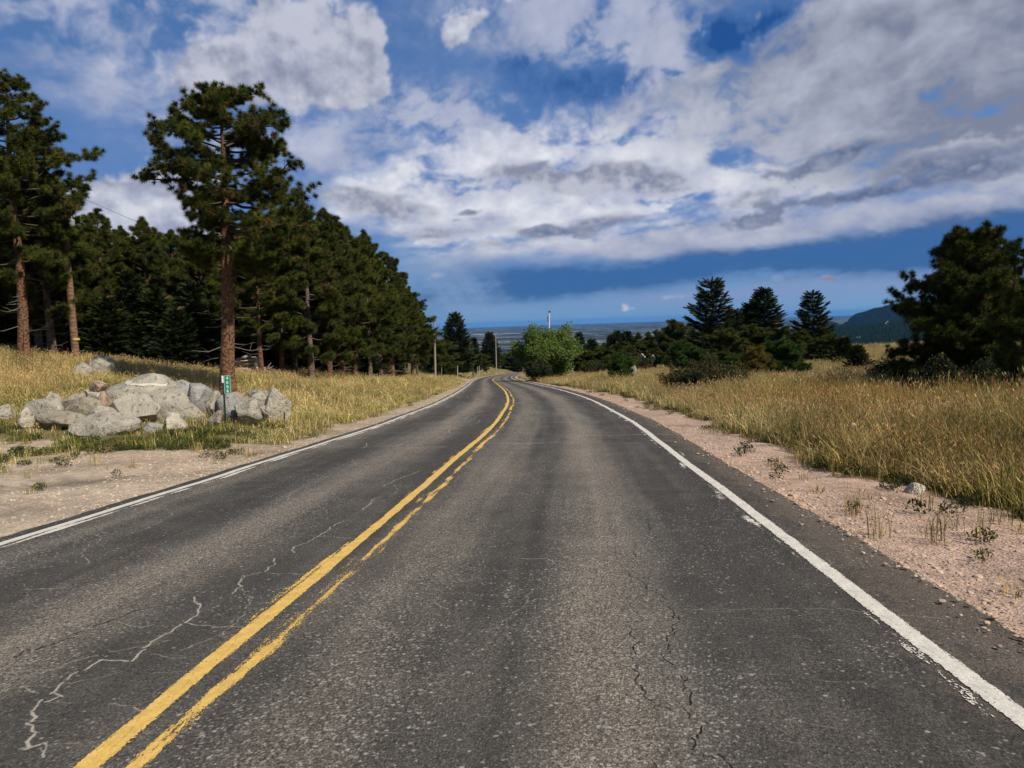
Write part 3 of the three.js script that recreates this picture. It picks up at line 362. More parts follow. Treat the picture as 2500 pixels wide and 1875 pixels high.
function pine(root, o) {                              // long-needled pine: tufts at the ends of forking limbs
  const r = rng(o.seed), T = trunkGeo(o.h, o.r, r, o.lean || [0, 0], 16, o.sides || 9); mesh('trunk', T.geo, o.bark || BARK.orange, root);
  const G = new Geo(), L = [], n = o.limbs, tip = o.tip ?? .25;
  for (let i = 0; i < n; i++) {
    const t = (i + .2 + .6 * r()) / n, hh = mix(o.cb, .985, t ** .92), az = i * 2.39996 + (r() - .5) * 1.0, R = o.R * o.shape(t) * (o.vary ? 1 - o.vary + 1.15 * o.vary * r() : .5 + .72 * r()) * (o.side ? o.side(az, t) : 1); if (R < .12) continue;
    const up = mix(o.low ?? -.1, o.high ?? 1.0, t) + (r() - .5) * .7, b = T.pos(hh), dir = V(Math.cos(az), 0, Math.sin(az)), pts = [], rad = [], br = Math.min(T.rad(hh) * .55, .012 + R * .017), sag = (r() - .3) * .25;
    for (let k = 0; k <= 4; k++) { const s = k / 4; pts.push(b.clone().addScaledVector(dir, R * s * Math.cos(up * .7)).add(V((n2(s * 3, i * 1.7 + o.seed) * .16) * R * s, R * (Math.sin(up * .7) * s + (o.curl ?? .22) * s * s - sag * Math.sin(s * 3.14)), n2(s * 3, i * 1.7 + 50 + o.seed) * .16 * R * s))); rad.push(br * (1 - .8 * s) + .004); }
    G.tube(pts, rad, 4);
    const along = (s) => { const k = clamp(s) * 4, m = Math.min(3, Math.floor(k)); return pts[m].clone().lerp(pts[m + 1], k - m); }, nt = Math.max(2, Math.round(o.twigs * R / o.R + 2)), s0 = o.bare ?? .35;
    for (let k = 0; k < nt; k++) {
      const s = s0 + (1 - s0) * ((k + r()) / nt), p = along(s), tl = (.20 + .32 * r()) * (R ** .6) * (1.15 - .5 * s) * (o.twigL || 1), side = (k & 1 ? 1 : -1) * (.5 + .6 * r()), td = dir.clone().applyAxisAngle(UPV, side).add(V(0, -.25 + 1.35 * r(), 0)).normalize(), e = p.clone().addScaledVector(td, tl);
      G.tube([p, e], [.011, .004], 3); const m = 1 + Math.floor(r() * 1.6 + (o.extra || 0)); for (let q = 0; q < m; q++) { const f = 1 - q * .34; L.push([p.clone().lerp(e, f).add(V((r() - .5) * .13, (r() - .5) * .10, (r() - .5) * .13)), td.clone().add(V((r() - .5) * .9, .45 + .3 * r(), (r() - .5) * .9)).normalize(), o.tuft * (.75 + .5 * r())]); }
    }
    L.push([pts[4].clone(), pts[4].clone().sub(pts[3]).normalize(), o.tuft * 1.05]);
  }
  for (let k = 0; k < 7; k++) L.push([T.pos(.97 + .03 * r()).add(V((r() - .5) * tip, r() * tip, (r() - .5) * tip)), V(r() - .5, 1.4, r() - .5).normalize(), o.tuft]);
  mesh('limbs', G.build(), BARK.twig, root);
  tufts(root, tuftGeo, L, r, o.tint || TINT.pine);
  if (o.dead) { const D = new Geo(); for (let i = 0; i < o.dead; i++) { const t = mix(o.dlow ?? .12, o.cb + .08, r()), p = T.pos(t), az = r() * 6.28, l = (.35 + 1.2 * r() * r()) * o.R * .5, d = V(Math.cos(az), (r() - .55) * .5, Math.sin(az)), m = p.clone().addScaledVector(d, l * .55).add(V(0, -.06 * l, 0)), e = p.clone().addScaledVector(d, l).add(V((r() - .5) * .3 * l, (r() - .5) * .45 * l, (r() - .5) * .3 * l)); D.tube([p, m, e], [.018, .012, .004], 4); if (r() < .5) D.tube([m, m.clone().add(V((r() - .5) * l * .7, (r() - .3) * l * .4, (r() - .5) * l * .7))], [.008, .003], 3); } mesh('dead_limbs', D.build(), BARK.dead, root).userData.kind = 'stuff'; }
  return root;
}
function spruce(root, o) {                            // fir or spruce: level whorls thick with short needles
  const r = rng(o.seed), T = trunkGeo(o.h, o.r, r, o.lean || [0, 0], 10, 7); mesh('trunk', T.geo, BARK.grey, root);
  const G = new Geo(), L = [], whorls = o.whorls; for (let w = 0; w < whorls; w++) {
    const t = (w + .5) / whorls, hh = mix(o.cb, .97, t), ring = Math.max(4, Math.round(o.ring * (1.1 - .5 * t)));
    for (let k = 0; k < ring; k++) {
      const az = k / ring * 6.283 + w * 1.3 + (r() - .5) * .8, R = o.R * o.shape(t) * (.62 + .55 * r()) * (1 + (o.ragged ?? .5) * n3(Math.cos(az) * 1.3 + o.seed, t * 5, Math.sin(az) * 1.3)) * (o.side ? o.side(az, t) : 1), b = T.pos(clamp(hh + (r() - .5) * .5 / whorls)), dir = V(Math.cos(az), 0, Math.sin(az)), pts = []; const dr = mix(o.droop ?? -.28, .55, t ** 1.3);
      for (let q = 0; q <= 3; q++) { const s = q / 3; pts.push(b.clone().addScaledVector(dir, R * s).add(V(0, R * (dr * s + .34 * s * s * (o.lift ?? 1)), 0))); }
      G.tube(pts, [.02, .014, .009, .004].map((x) => x * Math.min(1, R)), 3);
      const m = Math.max(2, Math.round(R / o.gap)), along = (s) => { const k2 = clamp(s) * 3, i = Math.min(2, Math.floor(k2)); return pts[i].clone().lerp(pts[i + 1], k2 - i); };
      for (let q = 0; q < m; q++) { const s = .22 + .78 * (q + r() * .7) / m, p = along(s), sd = (q & 1 ? 1 : -1) * (.45 + .5 * r()); L.push([p, dir.clone().applyAxisAngle(UPV, sd).add(V(0, .05 + .3 * r() + dr * .4, 0)).normalize(), o.tuft * (.7 + .5 * r()) * (1.1 - .3 * s)]); }
      L.push([along(.9), pts[3].clone().sub(pts[2]).normalize(), o.tuft * .9]);
    } }
  for (let k = 0; k < 6; k++) L.push([T.pos(.9 + .1 * k / 6), V((r() - .5) * .8, 1, (r() - .5) * .8).normalize(), o.tuft * .7]);
  mesh('limbs', G.build(), BARK.twig, root); tufts(root, sprayGeo, L, r, o.tint || TINT.spruce); return root;
}
const leafGeo = (() => { const g = new Geo(), r = rng(8); for (let k = 0; k < 9; k++) { const c = V((r() - .5) * .34, (r() - .5) * .30, (r() - .5) * .34), d = V(r() - .5, r() - .7, r() - .5).normalize(), s = V(r() - .5, r() - .5, r() - .5).cross(d).normalize(), l = .055 + .03 * r(), w = l * .42; const a = g.v(c.x, c.y, c.z), b = g.v(c.x + d.x * l + s.x * w, c.y + d.y * l + s.y * w, c.z + d.z * l + s.z * w), e = g.v(c.x + d.x * 2 * l, c.y + d.y * 2 * l, c.z + d.z * 2 * l), f = g.v(c.x + d.x * l - s.x * w, c.y + d.y * l - s.y * w, c.z + d.z * l - s.z * w); g.q(a, b, e, f); } return g.build(); })();
const LEAF = new THREE.MeshPhysicalMaterial({ color: 0xffffff, roughness: .85, specularIntensity: .2, side: THREE.DoubleSide, transmission: .35, thickness: 0 });
function bush(root, o) {                              // leafy bush with many stems
  const r = rng(o.seed), G = new Geo(), L = [];
  const grow = (p, d, l, rad, lev) => { const m = p.clone().addScaledVector(d, l * .5).add(V((r() - .5) * .12 * l, 0, (r() - .5) * .12 * l)), e = p.clone().addScaledVector(d, l).add(V((r() - .5) * .2 * l, (r() - .5) * .1 * l, (r() - .5) * .2 * l)); G.tube([p, m, e], [rad, rad * .8, rad * .55], lev > 1 ? 5 : 3);
    if (lev === 0) { for (let k = 0; k < o.leaves; k++) L.push([p.clone().lerp(e, .1 + .95 * r()).add(V((r() - .5) * o.puff, (r() - .5) * o.puff, (r() - .5) * o.puff)), V(r() - .5, r(), r() - .5).normalize(), o.leaf * (.7 + .6 * r())]); return; }
    const n = o.fork + Math.floor(r() * 2); for (let k = 0; k < n; k++) { const nd = d.clone().add(V((r() - .5) * o.spread, (r() - .35) * .7, (r() - .5) * o.spread)).normalize(); grow(m.clone().lerp(e, .1 + .9 * r()), nd, l * (.5 + .28 * r()), rad * .55, lev - 1); } };
  for (let k = 0; k < o.stems; k++) { const az = k / o.stems * 6.283 + r(), sp = o.open * (.25 + .9 * r()), d = V(Math.cos(az) * sp * (o.wide || 1), 1, Math.sin(az) * sp).normalize(); grow(V(Math.cos(az) * .25 * o.s, -.1, Math.sin(az) * .25 * o.s), d, o.s * (.75 + .45 * r()), o.rad, o.lev ?? 2); }
  if (o.fill) { const [n, rx, ry, cy] = o.fill; for (let k = 0; k < n; k++) { const d = V(r() - .5, r() - .5, r() - .5).normalize(), q = .55 + .45 * Math.cbrt(r()), p = V(d.x * rx * q, cy + d.y * ry * q, d.z * rx * q); if (n3(p.x * .75 + o.seed, p.y * .75, p.z * .75) + .25 * n3(p.x * 2, p.y * 2, p.z * 2) < -.06) continue; p.multiplyScalar(1 + .42 * n3(d.x * 1.6 + o.seed, d.y * 1.6, d.z * 1.6) + .16 * n3(d.x * 4, d.y * 4, d.z * 4 + o.seed)); if (p.y < .15) continue; L.push([p, V(r() - .5, r(), r() - .5).normalize(), o.leaf * (.7 + .6 * r())]); } }
  mesh('stems', G.build(), o.stemMat || BARK.grey, root); tufts(root, leafGeo, L, r, o.tint, LEAF, 'foliage'); return root;
}
const rise = (px, py, d) => at(px, py, d).y - on(px, d).y;
const copyTree = (src, label, pos, turn, sc, group) => { const c = src.clone(); c.name = numbered(src.userData.base); scene.add(c); c.position.copy(pos); c.rotation.set(0, turn, 0); c.scale.set(sc[0], sc[1], sc[0]); c.userData = { label, category: src.userData.category }; if (group) c.userData.group = group; return c; };

// prototypes: the first placing moves the prototype itself, later ones copy it
const protos = {};
function proto(key, name, category, build) { protos[key] = { name, category, build, made: null, h: 1 }; }
const PSH = (t) => Math.pow(Math.max(0, 1 - t), .74) * (.5 + .8 * S(0, .25, t)) * 1.02;
[[0, 11, 2.6, .20], [1, 10.5, 2.2, .13], [2, 12, 2.7, .24], [3, 11, 2.2, .17], [4, 10, 2.7, .10]].forEach(([i, h, R, cb]) => proto('pine' + i, 'pine_tree', 'pine tree', (g) => pine(g, { h, r: .19, cb, R, shape: PSH, limbs: 66, twigs: 12, tuft: 1.75, extra: 1.05, seed: 100 + i, dead: 16, dlow: .06, bare: .40, low: -.15, high: .95, sides: 7, bark: i & 1 ? BARK.grey : BARK.orange })));
[[0, 10, 2.1], [1, 9, 2.4], [2, 10, 1.7]].forEach(([i, h, R]) => proto('spruce' + i, 'spruce_tree', 'spruce tree', (g) => spruce(g, { h, r: .15, cb: .06, R, shape: (t) => (1 - t) ** .85 * (.75 + .4 * S(0, .2, t)) + .05, whorls: 26, ring: 10, gap: .2, tuft: 2.0, seed: 200 + i })));
proto('fir', 'fir_tree', 'fir tree', (g) => spruce(g, { h: 10, r: .17, cb: .05, R: 2.1, shape: (t) => (1 - t) ** .72 * (.7 + .35 * S(0, .3, t)) + .07, whorls: 17, ring: 11, gap: .17, tuft: 1.75, seed: 231, droop: 0, lift: 1.15 }));
proto('young', 'young_pine', 'pine tree', (g) => pine(g, { h: 2.6, r: .06, cb: .06, R: 1.15, shape: (t) => Math.sqrt(Math.max(0, 1 - t * t)) * (.7 + .3 * S(0, .3, t)), limbs: 60, twigs: 8, tuft: 1.35, extra: 1.1, seed: 301, low: -.1, high: 1.1, bare: .2, tint: TINT.young, sides: 6, bark: BARK.grey }));
proto('bushy', 'bushy_pine', 'pine tree', (g) => pine(g, { h: 6, r: .14, cb: .05, R: 2.3, shape: (t) => Math.sqrt(Math.max(0, 1 - t * t)) * (.75 + .25 * S(0, .25, t)), limbs: 74, twigs: 12, tuft: 1.9, extra: 1.1, seed: 302, low: -.2, high: 1.0, bare: .2, sides: 6, bark: BARK.grey }));
const PH = { pine0: 11, pine1: 10.5, pine2: 12, pine3: 11, pine4: 10, spruce0: 10, spruce1: 9, spruce2: 10, fir: 10, young: 2.6, bushy: 6 };
function plant(key, label, px, d, h, o = {}) {        // in pixel column px of the photograph, d metres away, h metres tall
  const P = protos[key], pos = on(px, d); if (h > 100) h = at(px, h, d).y - pos.y; const s = h / PH[key], sc = [s * (o.w || 1), s], turn = o.turn ?? px * 1.7 + d;
  pos.y -= .05;
  if (!P.made) { const g = P.made = thing(P.name, label, P.category, pos, o.group); g.userData.base = P.name; g.userData.category = P.category; P.build(g); g.rotation.y = turn; g.scale.set(sc[0], sc[1], sc[0]); const u = g.userData; P.src = { clone: () => g.clone(), userData: { base: P.name, category: P.category } }; delete u.base; return g; }
  return copyTree(P.src, label, pos, turn, sc, o.group);
}
// outlines of single crowns: [height in the crown 0..1, reach to the left, reach to the right] in metres
const reach = (T, k) => ({ shape: () => 1, R: k, vary: .42, side: (az, t) => { let a = T[0], b = T[T.length - 1]; for (let i = 0; i + 1 < T.length; i++) if (t >= T[i][0] && t <= T[i + 1][0]) { a = T[i]; b = T[i + 1]; } const f = b[0] > a[0] ? clamp((t - a[0]) / (b[0] - a[0])) : 0, l = mix(a[1], b[1], f), q = mix(a[2], b[2], f), c = Math.cos(az); return mix(l, q, .5 + .5 * c) / k; } });
// the big pine by the road
pine(thing('roadside_pine', 'big pine with bare brown trunk standing behind the green number sign', 'pine tree', on(557, 27)), { ...reach([[0, 1.0, 1.5], [.08, 1.5, 1.9], [.16, 1.3, 3.1], [.24, .9, 3.8], [.36, 1.5, 3.7], [.46, 2.4, 3.1], [.56, 2.9, 2.5], [.66, 2.3, 2.3], [.8, 1.8, 2.1], [.92, 1.5, 1.5], [1, .9, .9]], 2.9), h: rise(566, 222, 27), r: .275, cb: .43, limbs: 84, twigs: 17, tuft: 1.25, extra: 1.25, seed: 12, dead: 18, dlow: .12, bare: .34, low: -.35, high: .40, curl: .10, sides: 14, lean: [.036, 0], tip: .4, twigL: 1.05 });
// the tall pine cut by the left edge
pine(thing('tall_pine', 'tallest pine, cut by the left edge of the photo, long limb reaching right', 'pine tree', on(58, 33)), { ...reach([[0, 2.2, 2.4], [.1, 2.6, 2.7], [.2, 2, 2.2], [.3, 2.2, 3.0], [.39, 2.4, 4.2], [.5, 2, 3.4], [.57, 1.8, 1.9], [.68, 1.7, 1.8], [.8, 1.5, 1.4], [.93, 1.2, .9], [1, .5, .5]], 3.2), h: rise(40, 180, 33), r: .24, cb: .31, limbs: 78, twigs: 16, tuft: 1.35, extra: 1.15, seed: 21, dead: 14, dlow: .1, bare: .34, low: -.3, high: .5, curl: .12, sides: 12, lean: [.018, 0], tip: .4 });
// the big young pine at the right
pine(thing('right_pine', 'big bushy dark pine at the right edge of the grass field', 'pine tree', on(2365, 24)), { ...reach([[0, 2.0, 2.2], [.2, 2.1, 2.2], [.42, 2.15, 2.0], [.5, 2.0, 2.0], [.58, 1.75, 1.9], [.7, 1.45, 1.6], [.84, 1.0, 1.2], [.94, .75, .8], [1, .35, .4]], 2.4), h: rise(2365, 590, 24), r: .13, cb: .06, limbs: 120, twigs: 17, tuft: 1.2, extra: 1.5, seed: 33, dead: 6, bare: .22, low: -.15, high: .95, sides: 8, bark: BARK.grey, tint: { a: [.026, .040, .009], b: [.062, .070, .013], browns: .05 } });
pine(thing('edge_pine', 'dark pine cut by the right edge of the photo behind tall grass', 'pine tree', on(2560, 19)), { h: 3.6, r: .10, cb: .05, R: 1.35, shape: PSH, limbs: 54, twigs: 10, tuft: 1.15, extra: 1.3, seed: 35, bare: .2, low: -.3, high: .8, sides: 7, bark: BARK.grey });

// left wood: [kind, column, distance, height, label]
const ZONES = [[30, 'by the left edge of the photo'], [84, 'behind the tallest pine'], [118, 'just right of the tallest pine'], [158, 'behind the slim straight pine'], [200, 'behind the leaning utility pole'], [245, 'right of the leaning utility pole'], [285, 'behind the first pointed pine'], [328, 'between the two pointed pines'], [378, 'behind the forked pine'], [430, 'right of the forked pine'], [480, 'above the largest boulder'], [530, 'left of the big pine'], [568, 'behind the big pine trunk'], [596, 'right beside the big pine'], [630, 'above the stone stack'], [662, 'right of the stone stack'], [692, 'behind the dark-trunked front pine'], [730, 'behind the bare trunk'], [775, 'behind the leaning front trunk'], [812, 'behind the tall front pine'], [845, 'right of the tall front pine'], [880, 'halfway down the slope'], [918, 'low on the sloping line'], [955, 'near the wood end'], [1100, 'at the far wood end']];
const seen = new Set(), once = (t) => { if (seen.has(t)) t += ', farther'; seen.add(t); return t; };
const zoneOf = (px) => ZONES.find(([x]) => px < x)[1], rowOf = (d) => d < 43 ? 'front shade' : d < 50 ? 'second row' : d < 60 ? 'third row' : d < 75 ? 'fourth row' : 'back rows';
const LW = 'pines in the thick of the left wood';
[
  ['pine2', -40, 36, 12, 'pine at the left edge of the photo beside the tallest pine'], ['pine1', 101, 37, 9.5, 'slim pine with the thin trunk just right of the tallest pine'], ['pine3', 128, 35.5, 10.2, 'slim straight pine left of the leaning utility pole'],
  ['pine0', 150, 40, 9, 'thin-trunked pine right beside the leaning utility pole'], ['pine4', 262, 43, 515, 'pointed pine right of the leaning utility pole'], ['pine1', 372, 44, 532, 'pine with a forked looking top midway between utility pole and big pine'],
  ['pine3', 318, 47, 556, 'lower pine between two pointed pines in the left wood'], ['pine0', 440, 45, 562, 'pine behind the left boulders, left of the big roadside pine'], ['pine4', 505, 43, 575, 'pine half hidden behind the left side of the big roadside pine'],
  ['pine2', 640, 39, 7.9, 'pine directly right of the big roadside pine trunk'], ['pine0', 688, 43, 9.2, 'dark-trunked pine in the front row right of the stone stack'], ['pine3', 722, 46, 9.7, 'pine with a straight bare trunk at the wood edge right of the stone stack'],
  ['pine1', 762, 43, 9.9, 'front pine with a dark leaning trunk at the left wood edge'], ['pine2', 806, 49, 11.2, 'tall front pine whose tip stands against the clouds, left half of the wood edge'], ['pine4', 836, 53, 10.9, 'front pine under the sloping tree line beside the tall front pine'],
  ['pine0', 868, 57, 10.8, 'front pine midway along the sloping tree line'], ['pine3', 905, 62, 11.2, 'pointed front pine standing out along the sloping tree line'], ['pine1', 930, 68, 11.3, 'front pine low on the sloping tree line'],
  ['pine4', 958, 75, 11.2, 'dark front pine with clustered trunks near the end of the left wood'], ['pine2', 985, 83, 11.2, 'pine near the end of the left wood, three before the utility pole'], ['pine0', 1006, 92, 10.8, 'pine near the end of the left wood, two before the utility pole'], ['pine3', 1020, 100, 10.4, 'last pine of the left wood just before the road bend'],
].forEach(([k, px, d, h, l], i) => plant(k, l, px, d, h > 100 ? h : h * [1, 1, 1.05, .93, 1.06, 1, .96][i % 7], { w: 1.12 }));
{ const r = rng(77), kinds = ['pine0', 'pine1', 'pine2', 'pine3', 'pine4']; let n = 0;
  for (const [px, d, h] of [[10, 44, 10], [75, 46, 9], [190, 48, 8.4], [225, 54, 8.6], [290, 56, 8.8], [345, 52, 8], [400, 55, 9], [470, 54, 9], [540, 52, 9], [590, 48, 8.8], [615, 56, 10], [665, 52, 10], [705, 58, 11], [745, 56, 11], [785, 60, 11.5], [820, 66, 11.5], [850, 72, 11.5], [885, 76, 11.5], [915, 84, 11], [945, 92, 11], [968, 102, 10.6], [995, 112, 10], [130, 62, 9], [420, 68, 9], [520, 66, 9.6], [600, 72, 11], [40, 60, 10], [330, 70, 9], [-30, 52, 9.5], [60, 72, 9], [105, 56, 9], [165, 72, 9], [250, 66, 8.6], [210, 80, 9], [300, 84, 9], [380, 82, 9], [450, 86, 9.5], [500, 84, 10], [560, 84, 10], [640, 66, 10.5], [680, 76, 11], [725, 70, 11], [765, 78, 11.5], [800, 86, 11.5], [835, 92, 11.5], [870, 98, 11], [575, 62, 9.5], [20, 84, 9], [120, 90, 9]]) plant(kinds[n++ % 5], once('pine in the ' + rowOf(d) + ' of the left wood, ' + zoneOf(px)), px, d, h, { w: 1.15, turn: r() * 6, group: LW }); }
{ const g = 'low spruces under the left wood'; [[215, 41, 4.4], [270, 40, 3.4], [325, 41, 4.8], [390, 41, 4.2], [440, 40, 3.2], [480, 41, 4.6], [20, 40, 3.5], [600, 46, 4], [700, 52, 4], [840, 62, 4], [920, 76, 4.4], [660, 44, 2.6], [790, 55, 3.4], [890, 66, 3.2], [968, 80, 3.2], [60, 42, 4.2], [90, 50, 4.4], [160, 46, 4.6], [240, 50, 4.6], [360, 50, 5], [510, 50, 4.6], [560, 56, 4.4], [620, 60, 4.6], [680, 66, 4.6], [740, 66, 4.8], [800, 74, 4.8], [860, 84, 5], [-10, 46, 4.4], [130, 44, 3.4], [420, 48, 4.8], [300, 46, 4.2], [770, 90, 5.5], [720, 84, 5.4], [650, 82, 5.2], [590, 74, 5]].forEach(([px, d, h], i) => plant('spruce' + i % 3, once('low dark spruce in the ' + rowOf(d) + ', ' + zoneOf(px)), px, d, h, { w: 1.5, group: g })); }

// beyond the bend
[
  ['spruce0', 1115, 150, 765, 'tall pointed spruce right of the roadside utility pole beyond the bend', 1.3], ['spruce2', 1160, 185, 825, 'slim spruce right of the tall pointed spruce', 1.1], ['spruce1', 1198, 240, 812, 'pointed spruce beside the thin far utility pole', 1.2],
  ['bushy', 1085, 140, 835, 'rounded dark pine at the foot of the tall pointed spruce', 1.3], ['pine4', 1140, 175, 850, 'low pine between the tall spruce and the slim spruce', 1.4], ['bushy', 1180, 205, 866, 'dark rounded pine below the slim spruce beyond the bend', 1.4],
  ['pine0', 1222, 262, 862, 'dark pine right of the thin far utility pole', 1.4], ['pine3', 1248, 266, 858, 'dark pine left of the leafy tree beyond the bend', 1.4], ['pine2', 1275, 262, 850, 'dark pine half hidden by the left side of the leafy tree', 1.4], ['bushy', 1062, 128, 830, 'rounded pine behind the roadside utility pole', 1.3], ['spruce2', 1048, 134, 792, 'slender spruce at the end of the left wood by the utility pole', 1.2],
  ['bushy', 1205, 254, 870, 'low dark pine behind the grassy bank of the bend', 1.6], ['bushy', 1237, 268, 866, 'low pine behind the right end of the grassy bank', 1.6], ['bushy', 1262, 264, 866, 'low pine directly left of the leafy tree', 1.5],
  ['spruce2', 1416, 128, 812, 'slim spruce touching the right side of the leafy tree', 1.1], ['spruce1', 1447, 124, 828, 'pointed spruce, second right of the leafy tree', 1.3], ['spruce2', 1494, 130, 817, 'narrow spruce at the start of the middle tree row', 1.2], ['spruce0', 1508, 126, 808, 'spruce with a fine spire, third in the middle tree row', 1.3], ['spruce0', 1532, 124, 808, 'spruce with a thin bare snag beside it in the middle row', 1.4],
  ['pine3', 1560, 122, 812, 'dark pine in the middle of the middle tree row', 1.4], ['pine1', 1585, 124, 810, 'dark pine left of the broad rounded pine', 1.4], ['pine0', 1604, 122, 804, 'narrow pine touching the broad rounded pine', 1.2], ['bushy', 1648, 112, 788, 'broad rounded dark pine in the middle tree row', 1.15], ['pine4', 1684, 116, 809, 'pine between the broad rounded pine and the tall fir', 1.4],
  ['bushy', 1470, 118, 850, 'low dark pine under the second spruce right of the leafy tree', 1.5], ['bushy', 1430, 112, 856, 'low dark pine at the right foot of the leafy tree', 1.5], ['bushy', 1540, 110, 848, 'low dark pine behind the round bright green young pine', 1.5], ['bushy', 1600, 108, 852, 'low dark pine beside the pale rocks', 1.5], ['bushy', 1697, 96, 830, 'low pine at the left foot of the tallest fir', 1.4],
  ['pine2', 1476, 136, 836, 'dark pine filling the gap before the narrow spruce of the middle row', 1.4], ['bushy', 1520, 118, 838, 'dark rounded pine below the fine spire of the middle row', 1.5], ['pine0', 1545, 134, 822, 'dark pine behind the thin bare snag of the middle row', 1.4], ['bushy', 1575, 114, 836, 'dark rounded pine in the lower middle of the middle row', 1.5], ['pine3', 1625, 128, 812, 'dark pine close left of the broad rounded pine, behind it', 1.4], ['bushy', 1668, 106, 838, 'low dark pine at the right foot of the broad rounded pine', 1.5], ['pine1', 1715, 104, 800, 'dark pine behind the left side of the tallest fir', 1.4], ['bushy', 1815, 84, 812, 'dark pine between the tallest fir and the middle fir', 1.5], ['bushy', 1905, 84, 806, 'dark pine right of the middle tall fir', 1.5], ['bushy', 1880, 66, 840, 'low dark pine left above the round green young pine', 1.4],
  ['fir', 1741, 86, 682, 'tallest dark fir with dense level branches on the right', 1.45], ['spruce1', 1792, 88, 756, 'pointed fir close behind the tallest fir', 1.3], ['spruce2', 1830, 90, 740, 'slim fir with a fine spire, left of a taller fir', 1.5], ['spruce0', 1866, 88, 705, 'middle one of the three tall dark firs', 1.45], ['fir', 1985, 80, 712, 'dark fir with upswept branches before the blue mountain', 1.45],
  ['bushy', 1775, 76, 806, 'dark pine between the tallest fir and the golden young pine', 1.5], ['bushy', 1838, 78, 800, 'dark pine under the middle tall fir', 1.5], ['bushy', 1950, 72, 812, 'dark pine left of the fir with upswept branches', 1.5], ['bushy', 2030, 70, 818, 'dark pine right below the fir with upswept branches', 1.5],
  ['young', 1512, 57, 866, 'round bright green young pine alone in the dry grass', 1.1], ['young', 1915, 46, 838, 'rounded green young pine in the middle of the grass field', 1.45], ['spruce1', 2095, 46, 842, 'green conical pine before the mountain with stakes beside it', 1.6], ['spruce1', 2062, 60, 822, 'dark conical tree behind the green conical pine', 1.5], ['young', 1800, 52, 868, 'low green pine left of the golden young pine', 1.5],
  ['spruce0', 2166, 72, 850, 'small spruce on the skyline left of the big right pine', 1.5], ['young', 1700, 66, 852, 'small green pine below the broad rounded pine', 1.3], ['young', 1665, 70, 838, 'small thin pine among shrubs below the broad rounded pine', .9],
].forEach(([k, px, d, h, l, w]) => plant(k, l, px, d, h, { w }));
pine(thing('young_pine', 'golden yellow young pine in the grass field', 'pine tree', on(1847, 45)), { h: 1.75, r: .04, cb: .08, R: .95, shape: (t) => Math.sqrt(Math.max(0, 1 - t * t)), limbs: 32, twigs: 5, tuft: 1.1, extra: .6, seed: 311, low: -.1, high: 1, bare: .2, tint: TINT.gold, sides: 6, bark: BARK.dead });
bush(thing('leafy_tree', 'bright green leafy tree at the right side of the road bend', 'tree', on(1335, 97)), { s: 2.6, stems: 13, open: .62, wide: 1.45, rad: .075, lev: 3, fork: 3, spread: 1.25, leaves: 8, puff: .55, leaf: 2.0, fill: [4700, 3.3, 3.15, 3.15], seed: 61, stemMat: BARK.dead, tint: { a: [.075, .13, .022], b: [.18, .23, .042], browns: 0 } });
bush(thing('dark_shrub', 'small dark shrub under the leafy tree by the road edge', 'shrub', on(1312, 90)), { s: 1.2, stems: 9, open: .7, rad: .03, lev: 2, fork: 3, spread: 1.4, leaves: 9, puff: .4, leaf: 1.5, seed: 62, tint: { a: [.02, .03, .01], b: [.045, .055, .016], browns: .1 } });
bush(thing('brown_shrub', 'brownish green shrub in the grass right of the road', 'shrub', on(1735, 33)), { s: .92, stems: 18, open: 1.1, wide: 1.5, rad: .014, lev: 2, fork: 3, spread: 1.5, leaves: 9, puff: .22, leaf: .62, seed: 63, tint: { a: [.022, .034, .011], b: [.055, .06, .018], browns: .28 } });
bush(thing('brown_shrub', 'sparse reddish tip of shrub left of the brownish green shrub', 'shrub', on(1655, 34)), { s: .8, stems: 7, open: .5, rad: .012, lev: 2, fork: 2, spread: 1.2, leaves: 6, puff: .2, leaf: .6, seed: 64, tint: { a: [.04, .035, .014], b: [.085, .055, .02], browns: .4 } });
bush(thing('dark_shrub', 'dark spreading shrub at the left foot of the big right pine', 'shrub', on(2205, 27)), { s: .75, stems: 15, open: 1.2, wide: 1.5, rad: .015, lev: 2, fork: 3, spread: 1.5, leaves: 9, puff: .25, leaf: .7, seed: 65, tint: { a: [.014, .022, .009], b: [.032, .04, .013], browns: .05 } });
bush(thing('dark_shrub', 'dark low shrub under the middle of the big right pine', 'shrub', on(2330, 22.5)), { s: .8, stems: 16, open: 1.2, wide: 1.6, rad: .015, lev: 2, fork: 3, spread: 1.5, leaves: 9, puff: .25, leaf: .7, seed: 66, tint: { a: [.014, .022, .009], b: [.032, .04, .013], browns: .08 } });
[[1720, 74, 'grey green shrub below the tallest fir'], [1590, 92, 'shrub with pale rocks behind it in the far field'], [1560, 88, 'small shrub left of the shrub with pale rocks'], [1650, 82, 'olive shrub in the far field right of the pale rocks'], [1450, 96, 'low shrub at the right edge of the leafy tree shade']].forEach(([px, d, l], i) => bush(thing('olive_shrub', l, 'shrub', on(px, d)), { s: 1.05, stems: 10, open: .9, rad: .02, lev: 2, fork: 2, spread: 1.4, leaves: 8, puff: .35, leaf: 1.3, seed: 70 + i, tint: { a: [.03, .045, .012], b: [.075, .085, .025], browns: .15 } }));
